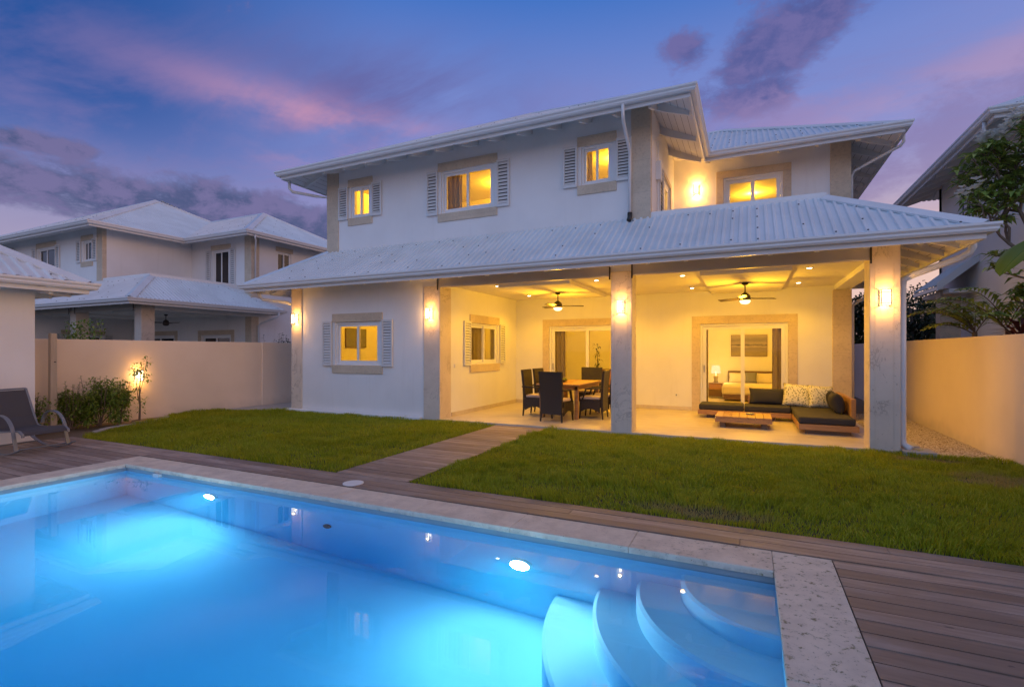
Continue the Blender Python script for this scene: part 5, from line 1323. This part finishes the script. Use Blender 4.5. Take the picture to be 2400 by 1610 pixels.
fronds('palm_shrub', 'feathery yellow green palm shrub leaning over the right garden wall', (3.85, 12.3, 0), 'frond_leaf',
       [((0, 0, 1.85), (-1, .12), 1.15, 16, .32, .085, .55, 1.2), ((0, 0, 1.9), (-.8, -.3), 1.05, 15, .32, .085, .3, 1.6), ((0, 0, 1.85), (-.5, .6), 1.1, 15, .31, .085, .4, 1.4), ((0, 0, 1.85), (-.7, -.8), .9, 13, .30, .085, .2, .9), ((0, 0, 1.8), (.3, -.6), 1.0, 14, .31, .085, .4, 1.6), ((0, 0, 1.8), (-.95, -.1), .85, 13, .28, .085, .6, .8), ((0, 0, 1.85), (.2, .5), 1.0, 14, .30, .085, .3, 2.0)], 31)
fronds('palm_shrub', 'darker palm shrub with long narrow leaflets near the right picture edge', (4.08, 11.6, 0), 'tree_leaf',
       [((0, 0, 1.85), (-1, -.1), 1.3, 18, .38, .07, .35, 1.4), ((0, 0, 1.9), (-.7, -.4), 1.2, 17, .38, .07, .25, 1.8), ((0, 0, 1.85), (-.9, .35), 1.2, 17, .36, .07, .5, 1.2), ((0, 0, 1.9), (.1, -.8), 1.1, 16, .36, .07, .3, 1.5), ((0, 0, 1.8), (-.6, -.7), 1.0, 15, .34, .07, .3, .9), ((0, 0, 1.9), (.4, .3), 1.2, 16, .36, .07, .3, 1.8), ((0, 0, 1.8), (.6, -.5), 1.1, 16, .36, .07, .3, 1.2)], 32)
random.seed(33); t = thing('red_cordyline', 'dark red leaved cordyline poking above the right garden wall', 'plant', (3.92, 10.7, 0)); b = MB(); st = MB(); st.tube([(0, 0, 0), (0, 0, 1.5)], .03, 6)
for k in range(26):
    a_ = k * 2.4; leafq(b, (0, 0, 1.6 + .008 * k), (math.cos(a_), math.sin(a_), .55 + .02 * k), random.uniform(.4, .6), .075, droop=.25)
obj('stem', st, 'bark', t); obj('leaves', b, 'red_leaf', t)
t = thing('banana_plant', 'broad bright green banana leaf reaching in at the right picture edge', 'plant', (4.2, 9.1, 0)); st = MB(); st.tube([(0, 0, 0), (.02, 0, 1.4), (0, 0, 2.9)], .10, 10, r2=.05); obj('stem', st, 'frond_leaf', t)
def banana(base, d, L, W, rise, droop):
    b = MB(); d = Vector((d[0], d[1], 0)).normalized(); s = Vector((-d.y, d.x, 0)); n = 16; pts = []; p = Vector(base)
    for i in range(n + 1):
        f = i / n; pts.append(p.copy()); p = p + (d + Vector((0, 0, rise - (rise + droop) * f))).normalized() * L / n
    b.tube(pts, .018, 6, r2=.004)
    for i in range(3, n):
        w = lambda f: W / 2 * math.sin(math.pi * min(1, max(0, (f - .16) / .84))) ** .6
        f0, f1 = i / n, (i + 1) / n
        for sg in (-1, 1):
            o0, o1 = s * sg * w(f0), s * sg * w(f1); m = Vector((0, 0, .10)); a, c = pts[i], pts[i + 1]
            up = Vector((0, 0, .35)); e0, e1 = a + o0 * .5 + up * w(f0) * .5, c + o1 * .5 + up * w(f1) * .5
            b.face([a, c, e1, e0]); b.face([e0, e1, c + o1 + up * w(f1) * .2, a + o0 + up * w(f0) * .2])
    obj('leaf', b, 'banana_leaf', t, weld=True, smoothed=True)
banana((0, 0, 2.75), (-1, -.25), 1.5, .80, .95, 1.7); banana((0, 0, 2.85), (.3, -1), 1.6, .5, 1.4, .5); banana((0, 0, 2.9), (.8, .5), 1.7, .5, 1.8, .4)
# far dark trees between the houses
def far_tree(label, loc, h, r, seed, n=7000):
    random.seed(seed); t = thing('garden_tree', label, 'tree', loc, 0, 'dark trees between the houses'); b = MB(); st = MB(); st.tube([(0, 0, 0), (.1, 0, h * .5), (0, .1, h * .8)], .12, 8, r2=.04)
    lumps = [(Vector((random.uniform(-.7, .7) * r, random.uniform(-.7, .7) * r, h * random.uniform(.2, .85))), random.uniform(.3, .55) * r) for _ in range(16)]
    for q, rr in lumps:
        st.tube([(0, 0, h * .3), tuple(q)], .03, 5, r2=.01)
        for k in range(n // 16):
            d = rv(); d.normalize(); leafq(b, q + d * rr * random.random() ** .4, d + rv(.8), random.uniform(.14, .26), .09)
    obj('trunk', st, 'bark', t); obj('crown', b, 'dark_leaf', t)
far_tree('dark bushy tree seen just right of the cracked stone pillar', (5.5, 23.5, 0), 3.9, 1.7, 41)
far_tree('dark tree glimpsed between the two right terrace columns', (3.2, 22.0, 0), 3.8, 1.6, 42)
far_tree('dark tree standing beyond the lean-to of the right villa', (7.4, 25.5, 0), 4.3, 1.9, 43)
G2 = 'plants beyond the left garden wall'
shrub('shrub', 'pale green bush showing above the left garden wall near the timber post', 'shrub', (-14.0, 6.25), .55, .5, 2.12, 1500, .10, group=G2, seed=51)
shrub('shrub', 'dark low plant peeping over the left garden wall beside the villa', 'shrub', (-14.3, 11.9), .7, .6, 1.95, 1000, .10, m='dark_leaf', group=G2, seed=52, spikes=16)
